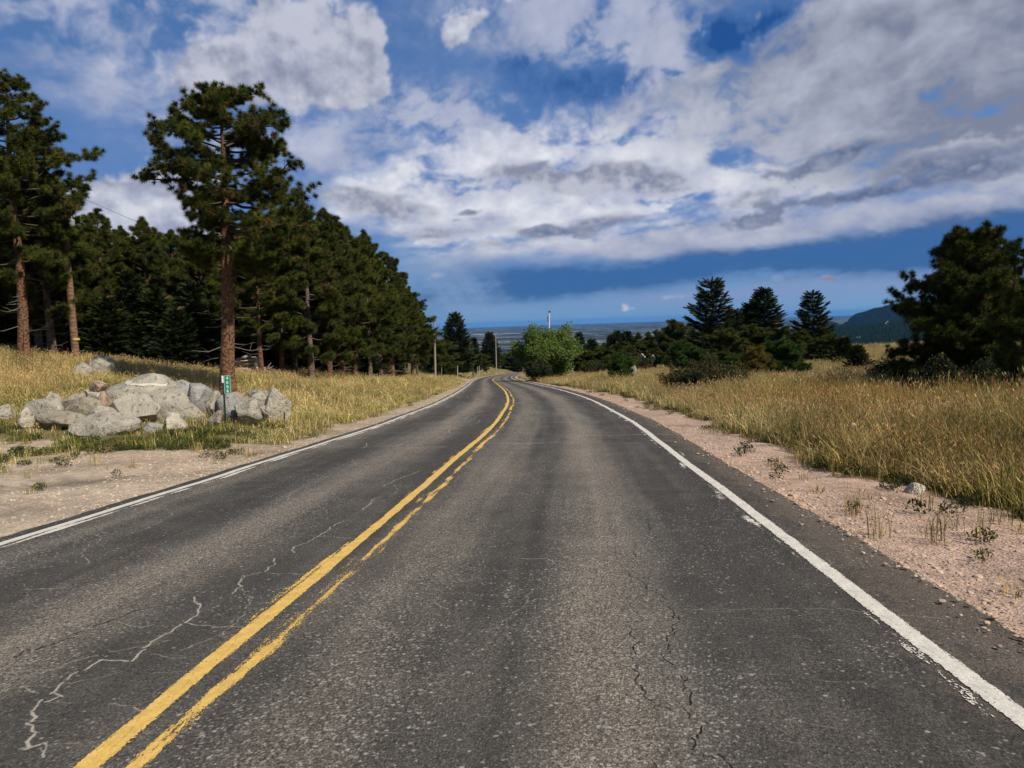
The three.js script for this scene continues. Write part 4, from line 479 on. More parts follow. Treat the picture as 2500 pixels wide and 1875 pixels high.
// ---------------------------------------------------------------- boulders
const rockTex = (seed, base, bandK, spk) => { const n = 512; return dataTex(n, n, (x, y, o) => { const u = x / n, v = y / n, w = n2p(u * 3, v * 3 + seed, 3, 999) * .5 + .18 * n2p(u * 8, v * 8, 8, 8), st = Math.sin((v * 14 + w * 5) * 6.2832) * .5 + .5, s2 = Math.sin((v * 31 + w * 9) * 6.2832) * .5 + .5, p = n2p(u * 70, v * 70, 70, 70), q = n2p(u * 150, v * 150, 150, 150), big = n2p(u * 4, v * 4, 4, 4); let g = .72 + bandK * (st ** 2 * .5 - .25 + (s2 - .5) * .22) + .25 * p * spk + .28 * q * spk + .16 * big; const li = S(.3, .55, n2p(u * 11 + seed, v * 11, 999, 11) + .3 * p); g *= 1 - .45 * li; if (p > .5) g *= .7; o[0] = base[0] * g; o[1] = base[1] * g * (1 + .04 * li); o[2] = base[2] * g; }, true); };
const rockBump = (() => { const n = 512; return dataTex(n, n, (x, y, o) => { const u = x / n, v = y / n; o[0] = o[1] = o[2] = .5 + .25 * n2p(u * 9, v * 9, 9, 9) + .2 * n2p(u * 26, v * 26, 26, 26) + .18 * n2p(u * 80, v * 80, 80, 80) ; }); })();
const RM = { grey: std({ map: rockTex(1, [.53, .475, .37], .22, 1), bumpMap: rockBump, bumpScale: .05 }), pale: std({ map: rockTex(2, [.66, .58, .44], .25, .9), bumpMap: rockBump, bumpScale: .05 }), blue: std({ map: rockTex(3, [.46, .44, .395], .18, 1.1), bumpMap: rockBump, bumpScale: .05 }), pink: std({ map: rockTex(4, [.52, .37, .265], .25, 1), bumpMap: rockBump, bumpScale: .05 }), brown: std({ map: rockTex(6, [.42, .36, .265], .25, 1.1), bumpMap: rockBump, bumpScale: .05 }), slab: std({ map: rockTex(7, [.62, .47, .34], .6, 1), bumpMap: rockBump, bumpScale: .04 }) };
function rockGeo(rx, ry, rz, seed, o = {}) {
  const r = rng(seed * 77 + 5); let g = mergeVertices(new THREE.IcosahedronGeometry(1, o.det || 12).deleteAttribute('uv').deleteAttribute('normal'), 1e-4); const P = g.attributes.position, cuts = []; for (let k = 0; k < (o.cuts ? o.cuts + 3 : 14); k++) { const z = r() * 2 - 1, a = r() * 6.28, s = Math.sqrt(1 - z * z); cuts.push([s * Math.cos(a), z, s * Math.sin(a), .57 + .32 * r()]); }
  for (let i = 0; i < P.count; i++) { let x = P.getX(i), y = P.getY(i), z = P.getZ(i); const x0 = x * rx, y0 = y * ry, z0 = z * rz; for (const c of cuts) { const d = x * c[0] + y * c[1] + z * c[2] - c[3]; if (d > 0) { const k = d * .97; x -= c[0] * k; y -= c[1] * k; z -= c[2] * k; } } const m = 1 + .10 * n3(x * 1.3 + seed, y * 1.3, z * 1.3), f = .028 * n3(x0 * 5 + seed, y0 * 5, z0 * 5) + .018 * n3(x0 * 13, y0 * 13 + seed, z0 * 13) + .02 * Math.sin(9 * y0 + 3 * n3(x0 * 2, y0 * 2, z0 * 2 + seed)) * (o.strata ?? .4) * .22; P.setXYZ(i, x * m * rx * 1.32 + x * f, y * m * ry * 1.24 + y * f, z * m * rz * 1.32 + z * f); }
  g.computeVertexNormals(); g = g.toNonIndexed(); const p = g.attributes.position, nn = g.attributes.normal, uv = new Float32Array(p.count * 2), t = (o.bandTilt ?? .35), ct = Math.cos(t), stn = Math.sin(t);
  for (let f = 0; f < p.count; f += 3) { const ax = Math.abs(nn.getX(f)), ay = Math.abs(nn.getY(f)), az = Math.abs(nn.getZ(f)); for (let k = f; k < f + 3; k++) { const x = p.getX(k), y = p.getY(k), z = p.getZ(k), h = ax > ay && ax > az ? z : x, vv = ay > ax && ay > az ? z * .8 : y; uv[k * 2] = (h * ct - vv * stn) / 1.1 + seed * .37; uv[k * 2 + 1] = (h * stn + vv * ct) / 1.1 + seed * .61; } }
  g.setAttribute('uv', new THREE.BufferAttribute(uv, 2)); return g;
}
const PILE = 'roadside boulder pile';
let rk = 0;
function rock(mat, x0, x1, yt, yb, d, label, o = {}) {   // outline in the photograph's pixels at distance d; the foot is sunk into the ground
  rk++; const c = at((x0 + x1) / 2, (yt + yb) / 2, d), w = (x1 - x0) / FPX * d / 2, top = at((x0 + x1) / 2, yt, d).y, gy = H(c.x, c.z), bot = o.float ? at((x0 + x1) / 2, yb, d).y : Math.min(gy - .06, at((x0 + x1) / 2, yb, d).y), h = (top - bot) / 2;
  const m = mesh(o.name || 'boulder', rockGeo(w, h, o.deep ? o.deep * w : Math.max(w * .7, h * .8), o.seed || rk, o), RM[mat]); m.position.set(c.x, bot + h, c.z); m.rotation.set(0, o.turn || 0, 0); m.rotation.z = o.roll || 0; tag(m, label, o.cat || 'boulder', o.group); return m;
}
const topRock = rock('grey', 262, 424, 914, 1020, 20.7, 'largest flat-topped grey boulder with a white stripe, top of the pile', { strata: 1, bandTilt: .05, deep: .75, seed: 3, cuts: 11 });
rock('grey', 258, 392, 970, 1058, 19.5, 'big grey boulder with swirling pale bands, front middle of the pile', { strata: .8, bandTilt: -.6, seed: 14, deep: .6 });
rock('grey', 340, 512, 956, 1062, 20.0, 'big speckled grey boulder sloping down to the right, front of the pile', { strata: .6, bandTilt: .5, seed: 8, roll: -.28, deep: .5 });
rock('pink', 219, 259, 932, 958, 20.3, 'pinkish boulder lying on top of the left part of the pile', { float: 1, seed: 41 });
rock('pale', 208, 290, 947, 1015, 20.4, 'pale slab carrying the pinkish boulder', { strata: .7, seed: 43 });
rock('pale', 122, 144, 955, 990, 20.5, 'small pale round rock sticking up at the left of the pile');
rock('grey', 74, 158, 974, 1030, 19.6, 'long low grey boulder at the left end of the pile', { bandTilt: .5, seed: 21 });
rock('brown', 142, 214, 964, 1012, 20.0, 'brownish boulder right of the small pale round rock', { seed: 22 });
rock('blue', 186, 216, 952, 985, 20.4, 'small blue grey rock left of the pale slab');
rock('brown', 175, 257, 971, 1030, 19.4, 'dark grey boulder below the pinkish boulder', { bandTilt: -.4 });
rock('pink', 244, 272, 964, 996, 19.55, 'small pinkish rock in a gap at the middle of the pile', { det: 8 });
rock('grey', 232, 277, 995, 1030, 18.95, 'small grey rock above the oval boulder');
rock('grey', 188, 322, 1015, 1070, 18.4, 'oval grey boulder at the front of the pile', { bandTilt: .1, cuts: 5, seed: 31 });
rock('brown', 105, 212, 999, 1040, 19.0, 'low brown boulder half hidden by weeds, left front', { seed: 33 });
rock('blue', 400, 472, 938, 1010, 20.9, 'dark speckled boulder right behind the largest boulder', { seed: 36 });
rock('blue', 453, 519, 942, 1016, 20.1, 'blue grey rounded boulder with a pale vein, upper right of the pile', { seed: 37, cuts: 6 });
rock('pale', 402, 474, 1018, 1092, 18.55, 'pale slab leaning at the right front of the pile', { roll: -.5, seed: 39 });
rock('pale', 408, 434, 1009, 1028, 18.9, 'small flat pale rock above the leaning slab', { det: 8 });
rock('blue', 534, 588, 968, 1030, 20.0, 'blue grey cracked boulder behind the sign post', { seed: 45 });
rock('grey', 512, 546, 964, 1034, 20.25, 'narrow grey boulder left of the sign post', { seed: 46 });
rock('brown', 553, 608, 964, 1006, 20.9, 'brown grey boulder right behind the sign post', { seed: 47 });
rock('grey', 577, 638, 979, 1030, 19.55, 'oval boulder right of the sign post in dry grass', { cuts: 5, seed: 48 });
rock('grey', 596, 654, 966, 1022, 20.2, 'slanted grey boulder between sign post and white boulder', { roll: -.4, seed: 49 });
rock('blue', 612, 650, 952, 976, 20.6, 'small blue grey rock on top of the right part of the pile', { float: 1 });
rock('pale', 646, 708, 951, 1022, 20.0, 'whitish faceted boulder at the right end of the pile', { cuts: 14, seed: 53 });
rock('grey', 636, 674, 983, 1026, 19.8, 'small grey boulder at the foot of the whitish boulder');
rock('blue', 352, 398, 1036, 1068, 18.6, 'small blue grey rock below the swirling boulder');
rock('grey', -10, 26, 988, 1012, 20.0, 'low grey rock cut by the left edge of the photo');
rock('pale', 54, 76, 1002, 1022, 19.2, 'small pale rock left of the long low boulder', { det: 8 });
rock('brown', 515, 545, 1005, 1044, 19.2, 'dark brown rock low beside the sign post', { seed: 71 });
rock('grey', 182, 221, 891, 930, 29, 'grey round boulder in the meadow before the left wood', { cuts: 5, seed: 57 });
rock('grey', 222, 276, 874, 928, 30, 'larger pointed boulder in the meadow before the left wood', { roll: .3, seed: 58 });
// the white vein on the largest boulder
{ const g = topRock.geometry, P = g.attributes.position, N = g.attributes.normal, q = new Geo(), ys = (x) => .20 * topRock.geometry.boundingSphere_r + x * -.08; const bb = new THREE.Box3().setFromBufferAttribute(P), hgt = bb.max.y; const ray = new THREE.Raycaster(); const mm = topRock; mm.updateMatrixWorld(true); let prev = -1; const K = 46;
  for (let k = 0; k <= K; k++) { const t = k / K, x = mix(bb.min.x * .86, bb.max.x * .80, t), rise = t < .22 ? mix(.10, .66, t / .22) : mix(.66, .50, (t - .22) / .78), w = (.020 + .016 * n2(t * 9, 3)) * (t < .2 ? .55 : 1) + .008, row = []; for (const s of [-1, 1]) { const y = hgt * rise + s * w + .03 * n2(t * 7, 8); ray.set(V(mm.position.x + x, mm.position.y + y, mm.position.z + 4), V(0, 0, -1)); const h = ray.intersectObject(mm)[0]; if (h) row.push(h.point.sub(mm.position).add(V(0, .006, .010))); } if (row.length < 2) { prev = -1; continue; } const a = q.v(row[0].x, row[0].y, row[0].z, x * 3, 0), b = q.v(row[1].x, row[1].y, row[1].z, x * 3, .2); if (prev >= 0) q.q(prev, a, b, prev + 1); prev = a; }
  const v = mesh('vein', q.build(), std({ color: rgb(.64, .585, .475), bumpMap: rockBump, bumpScale: .02, side: THREE.DoubleSide }), topRock); }
// single rocks right of the road
rock('pale', 2212, 2252, 1181, 1206, 8.4, 'pale rock at the edge of the dirt right of the road', { name: 'rock', cat: 'rock', seed: 81, cuts: 7 });
rock('pink', 2385, 2412, 1280, 1296, 6.6, 'small flat pinkish stone in the dirt near the right edge', { name: 'rock', cat: 'rock', seed: 82, det: 8 });
rock('grey', 1530, 1552, 888, 908, 66, 'pale boulder beyond the round bright green young pine', { name: 'rock', cat: 'boulder', seed: 83 });
rock('pale', 1668, 1702, 902, 925, 44, 'pale boulder behind the brownish green shrub', { name: 'rock', cat: 'boulder', seed: 84 });
rock('grey', 1562, 1576, 866, 886, 98, 'left white rock behind the shrub in the far field', { name: 'rock', cat: 'boulder', seed: 85, det: 8 }); rock('grey', 1589, 1600, 865, 884, 98, 'right white rock behind the shrub in the far field', { name: 'rock', cat: 'boulder', seed: 86, det: 8 }); rock('grey', 1552, 1570, 878, 892, 96, 'low white rock left of the shrub in the far field', { name: 'rock', cat: 'boulder', seed: 87, det: 8 });
rock('pink', 1118, 1128, 1072, 1080, 12.2, 'tiny dark stone lying on the road', { name: 'pebble', cat: 'stone', seed: 88, det: 4 }).removeFromParent();
// stack of brown slabs in the shade of the wood
{ const p = on(603, 40), t = thing('stone_stack', 'stack of flat brown stones at the wood edge right of the big pine', 'stone stack', p), k = 40 / FPX, gy = p.y;
  [[0, 892, 62, 26], [-8, 900, 50, 22], [14, 904, 44, 22], [-6, 884, 56, 14], [8, 886, 40, 12], [-2, 878, 48, 13], [10, 876, 30, 12], [2, 871, 18, 8], [24, 892, 14, 26], [-20, 880, 16, 16], [34, 906, 20, 24], [-14, 908, 40, 22]].forEach(([dx, py, w, h], i) => { const c = at(603 + dx, py, 40); const m = mesh('slab', rockGeo(w * k / 2, h * k / 2, .32 + .1 * (i % 3), 300 + i, { det: 6, strata: .3 }), RM.slab, t); m.position.set(c.x - p.x, Math.max(c.y - gy, .12), (i % 4) * .1 - .15); m.rotation.set(0, (i % 5) * .12 - .2, (i % 3 - 1) * .06); }); }
{ const g = new Geo(), b = on(648, 38.5), e = at(662, 885, 38.5), f = at(668, 893, 38.8), m = at(652, 900, 38.5), k = at(672, 906, 38.3); g.tube([b.clone().add(V(-.1, 0, 0)), m, at(656, 893, 38.5), e], [.055, .05, .04, .02], 6); g.tube([m, at(660, 899, 38.6), f], [.035, .03, .012], 5); g.tube([m, k, on(684, 38)], [.045, .03, .02], 5); tag(mesh('fallen_branch', g.build(), BARK.dead), 'grey forked dead branch lying right of the stone stack', 'branch'); }

// ---------------------------------------------------------------- number sign
{ const d = 19.2, p = on(551, d), top = at(551, 916, d), S0 = d / FPX, t = thing('number_sign', 'green vertical number plate reading 4656 on a dark green post', 'sign', p), hgt = top.y - p.y;
  const green = std({ color: rgb(.012, .035, .022), roughness: .6, metalness: .3 });
  const post = new Geo(); { const sh = [[-.024, 0], [-.009, .012], [-.009, .034], [.009, .034], [.009, .012], [.024, 0], [.024, -.005], [-.024, -.005]]; for (const y of [-.3, hgt]) for (const [x, z] of sh) post.v(x, y, -z); for (let k = 0; k < 8; k++) post.q(k, (k + 1) % 8, 8 + (k + 1) % 8, 8 + k); for (let k = 1; k < 7; k++) post.t(8, 8 + k, 9 + k); }
  const pm = mesh('post', post.build().toNonIndexed(), new THREE.MeshStandardMaterial({ color: rgb(.012, .035, .022), roughness: .6, metalness: .3, flatShading: true, side: THREE.DoubleSide }), t);
  for (let k = 0; k < 12; k++) { const h = mesh('punch_hole', new THREE.CircleGeometry(.004, 8), std({ color: rgb(.3, .3, .28) }), pm); h.position.set(0, hgt - .42 - k * .052, .0065); }
  const w = 16.2 * S0, h = 45 * S0, shape = (w, h, r) => { const s = new THREE.Shape(); s.moveTo(-w / 2 + r, -h / 2); s.lineTo(w / 2 - r, -h / 2); s.absarc(w / 2 - r, -h / 2 + r, r, -Math.PI / 2, 0); s.lineTo(w / 2, h / 2 - r); s.absarc(w / 2 - r, h / 2 - r, r, 0, Math.PI / 2); s.lineTo(-w / 2 + r, h / 2); s.absarc(-w / 2 + r, h / 2 - r, r, Math.PI / 2, Math.PI); s.lineTo(-w / 2, -h / 2 + r); s.absarc(-w / 2 + r, -h / 2 + r, r, Math.PI, 1.5 * Math.PI); return s; };
  const cx = .03 + w / 2 - .012, cy = hgt - h / 2 - .005, face = std({ color: rgb(.006, .25, .14), roughness: .45 }), white = std({ color: rgb(.82, .84, .80), roughness: .5 });
  const plate = mesh('plate', new THREE.ExtrudeGeometry(shape(w, h, .024), { depth: .003, bevelEnabled: false }), face, t); plate.position.set(cx, cy, .012);
  const rim = shape(w - .008, h - .008, .021); rim.holes.push(shape(w - .020, h - .020, .016)); const bm = mesh('border', new THREE.ExtrudeGeometry(rim, { depth: .001, bevelEnabled: false }), white, plate); bm.position.z = .0032;
  const font = await new FontLoader().loadAsync('fonts/droid/droid_sans_bold.typeface.json');
  [...'4656'].forEach((ch, k) => { const g = new TextGeometry(ch, { font, size: .073, depth: .001, curveSegments: 6 }); g.computeBoundingBox(); const b = g.boundingBox; g.translate(-(b.min.x + b.max.x) / 2, -(b.min.y + b.max.y) / 2, 0); const m = mesh('digit', g, white, plate); m.position.set(.002, h * (.355 - .235 * k), .0034); });
  const rf = mesh('reflector', new THREE.BoxGeometry(.045, 17.5 * S0, .004), std({ color: rgb(.85, .85, .82), roughness: .4 }), t); rf.position.set(-.012, hgt - 9.6 * S0, .010);
  for (const y of [hgt - .075, hgt - .37]) { const b = mesh('bolt', new THREE.BoxGeometry(.05, .012, .004), std({ color: rgb(.5, .5, .48), metalness: .5, roughness: .5 }), t); b.position.set(.022, y, .017); }
  t.rotation.z = -.012; }

// ---------------------------------------------------------------- poles, posts, mast, wire
const POLEM = std({ map: barkTex(.22, .125, .07, 9, .5)[0], roughness: .9 }), GREYP = std({ color: rgb(.30, .235, .175) });
const pole = (name, label, cat, foot, top, r0, r1, mat, extra) => { const t = thing(name, label, cat, foot), g = new Geo(), e = top.clone().sub(foot); g.tube([V(0, -.4, 0), e.clone().multiplyScalar(.33), e.clone().multiplyScalar(.66), e], [r0, mix(r0, r1, .33), mix(r0, r1, .66), r1], 10, 1, true); mesh('shaft', g.build(), mat, t); if (extra) extra(t, e); return t; };
const poleTop = at(149, 455, 35);
pole('utility_pole', 'leaning brown wooden utility pole with grey transformer among the left pines', 'utility pole', on(187, 35), poleTop, .17, .125, POLEM, (t, e) => {
  const can = new Geo(); const c = at(171, 540, 34.9).sub(t.position), b = at(171, 568, 34.9).sub(t.position), rr = .17, prof = [[0, 0], [rr, 0], [rr, .02], [rr, .5], [rr * 1.05, .5], [rr * 1.05, .54], [rr * .7, .6], [0, .61]].map(([x, y]) => new THREE.Vector2(x, y)); const m = mesh('transformer', new THREE.LatheGeometry(prof, 16), std({ color: rgb(.27, .29, .31), roughness: .5 }), t); m.position.set(c.x + .02, b.y, c.z); const br = mesh('bracket', new THREE.BoxGeometry(.3, .06, .05), std({ color: rgb(.2, .2, .2) }), t); br.position.set(c.x - .18, b.y + .3, c.z); const bu = mesh('bushing', new THREE.CylinderGeometry(.025, .03, .14, 8), std({ color: rgb(.3, .24, .2) }), m); bu.position.set(.06, .66, 0);
  const tagm = mesh('band', new THREE.CylinderGeometry(.168, .168, .1, 12, 1, true), std({ color: rgb(.5, .36, .10) }), t); tagm.position.copy(at(185, 828, 35).sub(t.position)); });
const pole2Top = at(1060, 774, 116);
pole('utility_pole', 'bare wooden utility pole standing at the end of the left wood', 'utility pole', on(1063, 116), pole2Top, .17, .12, GREYP, (t, e) => { const i = mesh('insulator', new THREE.CylinderGeometry(.05, .06, .22, 8), std({ color: rgb(.35, .32, .3) }), t); i.position.copy(e).add(V(0, .1, 0)); });
const pole3Top = at(1210, 819, 225);
pole('utility_pole', 'thin far wooden utility pole above the grassy bank beyond the bend', 'utility pole', on(1212, 225), pole3Top, .17, .13, GREYP, (t, e) => { const i = mesh('insulator', new THREE.CylinderGeometry(.06, .07, .3, 8), std({ color: rgb(.35, .32, .3) }), t); i.position.copy(e).add(V(0, .12, 0)); });
pole('dark_post', 'tall thin dark post beside the dirt pull-off at the bend', 'post', on(1155, 165), at(1153, 846, 165), .13, .09, std({ color: rgb(.035, .045, .022) }), (t, e) => { const c = mesh('cap', new THREE.ConeGeometry(.13, .12, 8), std({ color: rgb(.03, .03, .025) }), t); c.position.copy(e).add(V(0, .05, 0)); });
pole('white_mast', 'slim white antenna mast rising behind the leafy tree', 'mast', on(1339, 158), at(1341, 764, 158), .14, .12, std({ color: rgb(.62, .64, .66), roughness: .5 }), (t, e) => { const a = mesh('antenna', new THREE.CapsuleGeometry(.14, .9, 4, 8), std({ color: rgb(.16, .17, .2) }), t); a.position.copy(e).add(V(-.28, -1.15, 0)); const b = mesh('top_box', new THREE.SphereGeometry(.22, 10, 8), std({ color: rgb(.06, .065, .08) }), t); b.position.copy(e).add(V(.05, .25, 0)); const c = mesh('top_rod', new THREE.CylinderGeometry(.06, .06, .5, 6), std({ color: rgb(.3, .3, .32) }), t); c.position.copy(e).add(V(.05, -.05, 0)); });
const wire = (a, b, sag, label) => { const g = new Geo(), pts = [], n = 40; for (let k = 0; k <= n; k++) { const t = k / n; pts.push(a.clone().lerp(b, t).add(V(0, -sag * 4 * t * (1 - t), 0))); } g.tube(pts, pts.map(() => .009), 4); return tag(mesh('power_line', g.build(), std({ color: rgb(.03, .03, .03) })), label, 'wire'); };
wire(poleTop.clone().add(V(0, -.1, 0)), pole2Top.clone().add(V(0, .2, 0)), 1.5, 'thin dark wire from the leaning utility pole running right over the wood');
wire(pole2Top.clone().add(V(0, .2, 0)), pole3Top.clone().add(V(0, .25, 0)), .9, 'thin wire between the two wooden utility poles beyond the wood');
// stakes in the tall grass on the right, small fence posts far left
[[1908, 958, 31, 'rusty thin stake in the tall grass, leftmost of the row of stakes', .016], [2009, 931, 30, 'rusty thin stake below the round green young pine', .018], [2028, 948, 29, 'short rusty stake right of the stake below the young pine', .016], [2050, 932, 30, 'rusty stake left of the tall pale stake', .018], [2063, 899, 31, 'tall pale wooden stake before the green conical pine', .026], [2055, 940, 29, 'short thin stake between rusty stake and tall pale stake', .014]].forEach(([px, py, d, l, r], i) => { const f = on(px, d), tp = at(px, py, d), g = new Geo(), e = tp.clone().sub(f); g.tube([V(0, -.2, 0), e.clone().multiplyScalar(.5), e], [r, r, r * .9], 6, 1, true); const m = mesh('stake', g.build(), std({ color: i === 4 ? rgb(.34, .27, .18) : rgb(.13, .07, .04) })); m.position.copy(f); tag(m, l, 'stake'); });
[[1148, 898, 170, 'pale short fence post left of the tall dark post'], [1170, 893, 180, 'whitish fence post right of the tall dark post'], [1166, 895, 178, 'second whitish fence post right of the tall dark post'], [1078, 897, 118, 'grey fence post right of the utility pole'], [1117, 893, 124, 'pale fence post under the tall pointed spruce']].forEach(([px, py, d, l], i) => { const f = on(px, d), tp = at(px, py, d), g = new Geo(), e = tp.clone().sub(f); if (e.y < .5) e.y = 1.1; g.tube([V(0, -.2, 0), e.clone().multiplyScalar(.5), e], [.07, .065, .06], 6, 1, true); const m = mesh('fence_post', g.build(), std({ color: i === 3 ? rgb(.2, .18, .15) : rgb(.42, .38, .31) })); m.position.copy(f); tag(m, l, 'fence post'); });
{ const m = mesh('bleached_wood', rockGeo(.13, .05, .05, 401, { det: 6, cuts: 6 }), std({ color: rgb(.66, .58, .46), bumpMap: rockBump, bumpScale: .02 })); const p = on(2085, 13.6); m.position.set(p.x, p.y + .34, p.z); m.rotation.set(.2, .3, -.75); tag(m, 'pale bleached piece of wood caught in the grass of the right field', 'driftwood'); const g = new Geo(); g.tube([V(-.06, 0, 0), V(-.2, -.14, .02), V(-.32, -.42, .03)], [.03, .022, .016], 6); mesh('broken_end', g.build(), std({ color: rgb(.40, .33, .24) }), m); }
{ const g = new Geo(), f = on(695, 19.2), t = at(694, 1008, 19.2).sub(f), r = rng(5); g.tube([V(0, -.1, 0), t.clone().multiplyScalar(.5), t], [.008, .007, .006], 5); for (let k = 0; k < 26; k++) { const s = .55 + .45 * k / 26, p = t.clone().multiplyScalar(s), a = k * 2.4; g.tube([p, p.clone().add(V(Math.cos(a) * .022, .018, Math.sin(a) * .022))], [.012, .006], 4); } const m = mesh('mullein_stalk', g.build(), std({ color: rgb(.045, .028, .018) })); m.position.copy(f); m.userData.kind = undefined; tag(m, 'dark dead seed stalk standing right of the white boulder by the road', 'plant'); }
// ---------------------------------------------------------------- grass, weeds, gravel
function clumpGeo(seed, o) {
  const g = new Geo(), r = rng(seed); for (let k = 0; k < o.n; k++) {
    const a = r() * 6.28, rad = o.spread * Math.sqrt(r()), bx = Math.cos(a) * rad, bz = Math.sin(a) * rad, h = o.h * (.55 + .55 * r()), ln = o.lean * (.3 + r()), la = r() * 6.28, wx = Math.cos(la + 1.57) * o.w * (.7 + .6 * r()), wz = Math.sin(la + 1.57) * o.w * (.7 + .6 * r()), lx = Math.cos(la) * ln * h, lz = Math.sin(la) * ln * h, c = o.cols[Math.floor(r() * o.cols.length)], l = .75 + .5 * r(), cc = c.map((x) => x * l);
    const p = [0, .5, 1].map((t) => [bx + lx * t * t, h * (t - .12 * ln * t * t), bz + lz * t * t]); const a0 = g.v(p[0][0] - wx, -.03, p[0][2] - wz, 0, 0, cc), a1 = g.v(p[0][0] + wx, -.03, p[0][2] + wz, 0, 0, cc), b0 = g.v(p[1][0] - wx * .8, p[1][1], p[1][2] - wz * .8, 0, 0, cc), b1 = g.v(p[1][0] + wx * .8, p[1][1], p[1][2] + wz * .8, 0, 0, cc), e = g.v(p[2][0], p[2][1], p[2][2], 0, 0, cc); g.q(a0, a1, b1, b0); g.t(b0, b1, e);
    if (o.head && r() < o.headP) { const hc = o.heads[Math.floor(r() * o.heads.length)].map((x) => x * (.75 + .5 * r())), hl = o.head * (.7 + .6 * r()), hw = .0085 * (.7 + .6 * r()) * (o.hw || 1), dx = lx * .6 / h, dz = lz * .6 / h, t0 = p[2]; for (const [sx, sz] of [[wx / o.w * hw, wz / o.w * hw], [-wz / o.w * hw, wx / o.w * hw]]) { const v0 = g.v(t0[0] - dx * hl, t0[1] - hl * .5, t0[2] - dz * hl, 0, 0, hc), v1 = g.v(t0[0] + sx, t0[1], t0[2] + sz, 0, 0, hc), v2 = g.v(t0[0] + dx * hl, t0[1] + hl * .6, t0[2] + dz * hl, 0, 0, hc), v3 = g.v(t0[0] - sx, t0[1], t0[2] - sz, 0, 0, hc); g.q(v0, v1, v2, v3); } }
  } return g.build();
}
const TAN = [[.66, .51, .235], [.54, .40, .16], [.74, .60, .32], [.42, .30, .115]], GRN = [[.15, .165, .035], [.21, .205, .05], [.115, .13, .028], [.30, .26, .075]], MIXG = [...TAN, ...GRN, [.34, .28, .09]], HEADS = [[.46, .36, .15], [.58, .46, .21], [.38, .29, .11], [.68, .55, .28]];
const GRASS = new THREE.MeshPhysicalMaterial({ vertexColors: true, roughness: .9, specularIntensity: .2, side: THREE.DoubleSide, transmission: .3, thickness: 0 });
const KINDS = {
  tall: [1, 2, 3].map((s) => clumpGeo(s, { n: 20, spread: .19, h: .64, lean: .42, w: .0042, cols: [...TAN, TAN[0], TAN[1], ...GRN, [.30, .25, .08]], head: .075, headP: .55, heads: HEADS })),
  mid: [4, 5, 6].map((s) => clumpGeo(s, { n: 22, spread: .16, h: .40, lean: .45, w: .0045, cols: MIXG, head: .05, headP: .2, heads: HEADS })),
  green: [7, 8].map((s) => clumpGeo(s, { n: 24, spread: .15, h: .40, lean: .5, w: .0055, cols: [...GRN, ...GRN, TAN[1]] })),
  short: [9, 10].map((s) => clumpGeo(s, { n: 20, spread: .15, h: .17, lean: .9, w: .005, cols: [...TAN, ...TAN, GRN[1], GRN[3]] })),
  strand: [21, 22].map((s) => clumpGeo(s, { n: 9, spread: .14, h: .78, lean: .95, w: .0045, cols: [[.80, .67, .38], [.74, .60, .30], [.66, .52, .25]], head: .07, headP: .6, heads: [[.80, .66, .38], [.66, .50, .26]] })),
  weed: [11, 12].map((s) => { const g = new Geo(), r = rng(s); for (let k = 0; k < 60; k++) { const a = r() * 6.28, q = .17 * Math.sqrt(r()), y = .02 + .20 * r() * (1 - q * 3), c = V(Math.cos(a) * q, y, Math.sin(a) * q), d = V(r() - .5, r() * .6, r() - .5).normalize(), sd = V(r() - .5, r() - .5, r() - .5).cross(d).normalize(), l = .022 + .022 * r(), w = l * .4, cl = [[.045, .07, .018], [.07, .09, .022], [.10, .10, .03], [.035, .05, .015]][Math.floor(r() * 4)]; const A = g.v(c.x, c.y, c.z, 0, 0, cl), B = g.v(c.x + d.x * l + sd.x * w, c.y + d.y * l + sd.y * w, c.z + d.z * l + sd.z * w, 0, 0, cl), E = g.v(c.x + 2 * d.x * l, c.y + 2 * d.y * l, c.z + 2 * d.z * l, 0, 0, cl), F = g.v(c.x + d.x * l - sd.x * w, c.y + d.y * l - sd.y * w, c.z + d.z * l - sd.z * w, 0, 0, cl); g.q(A, B, E, F); } for (let k = 0; k < 9; k++) { const a = r() * 6.28, x = Math.cos(a) * .14 * r(), z = Math.sin(a) * .14 * r(), cl = [.10, .075, .035]; const A = g.v(x - .003, -.02, z, 0, 0, cl), B = g.v(x + .003, -.02, z, 0, 0, cl), E = g.v(x * 1.6, .24 * (.5 + .5 * r()), z * 1.6, 0, 0, cl); g.t(A, B, E); } return g.build(); }),
};
const lists = {}; for (const k in KINDS) lists[k] = KINDS[k].map(() => []);
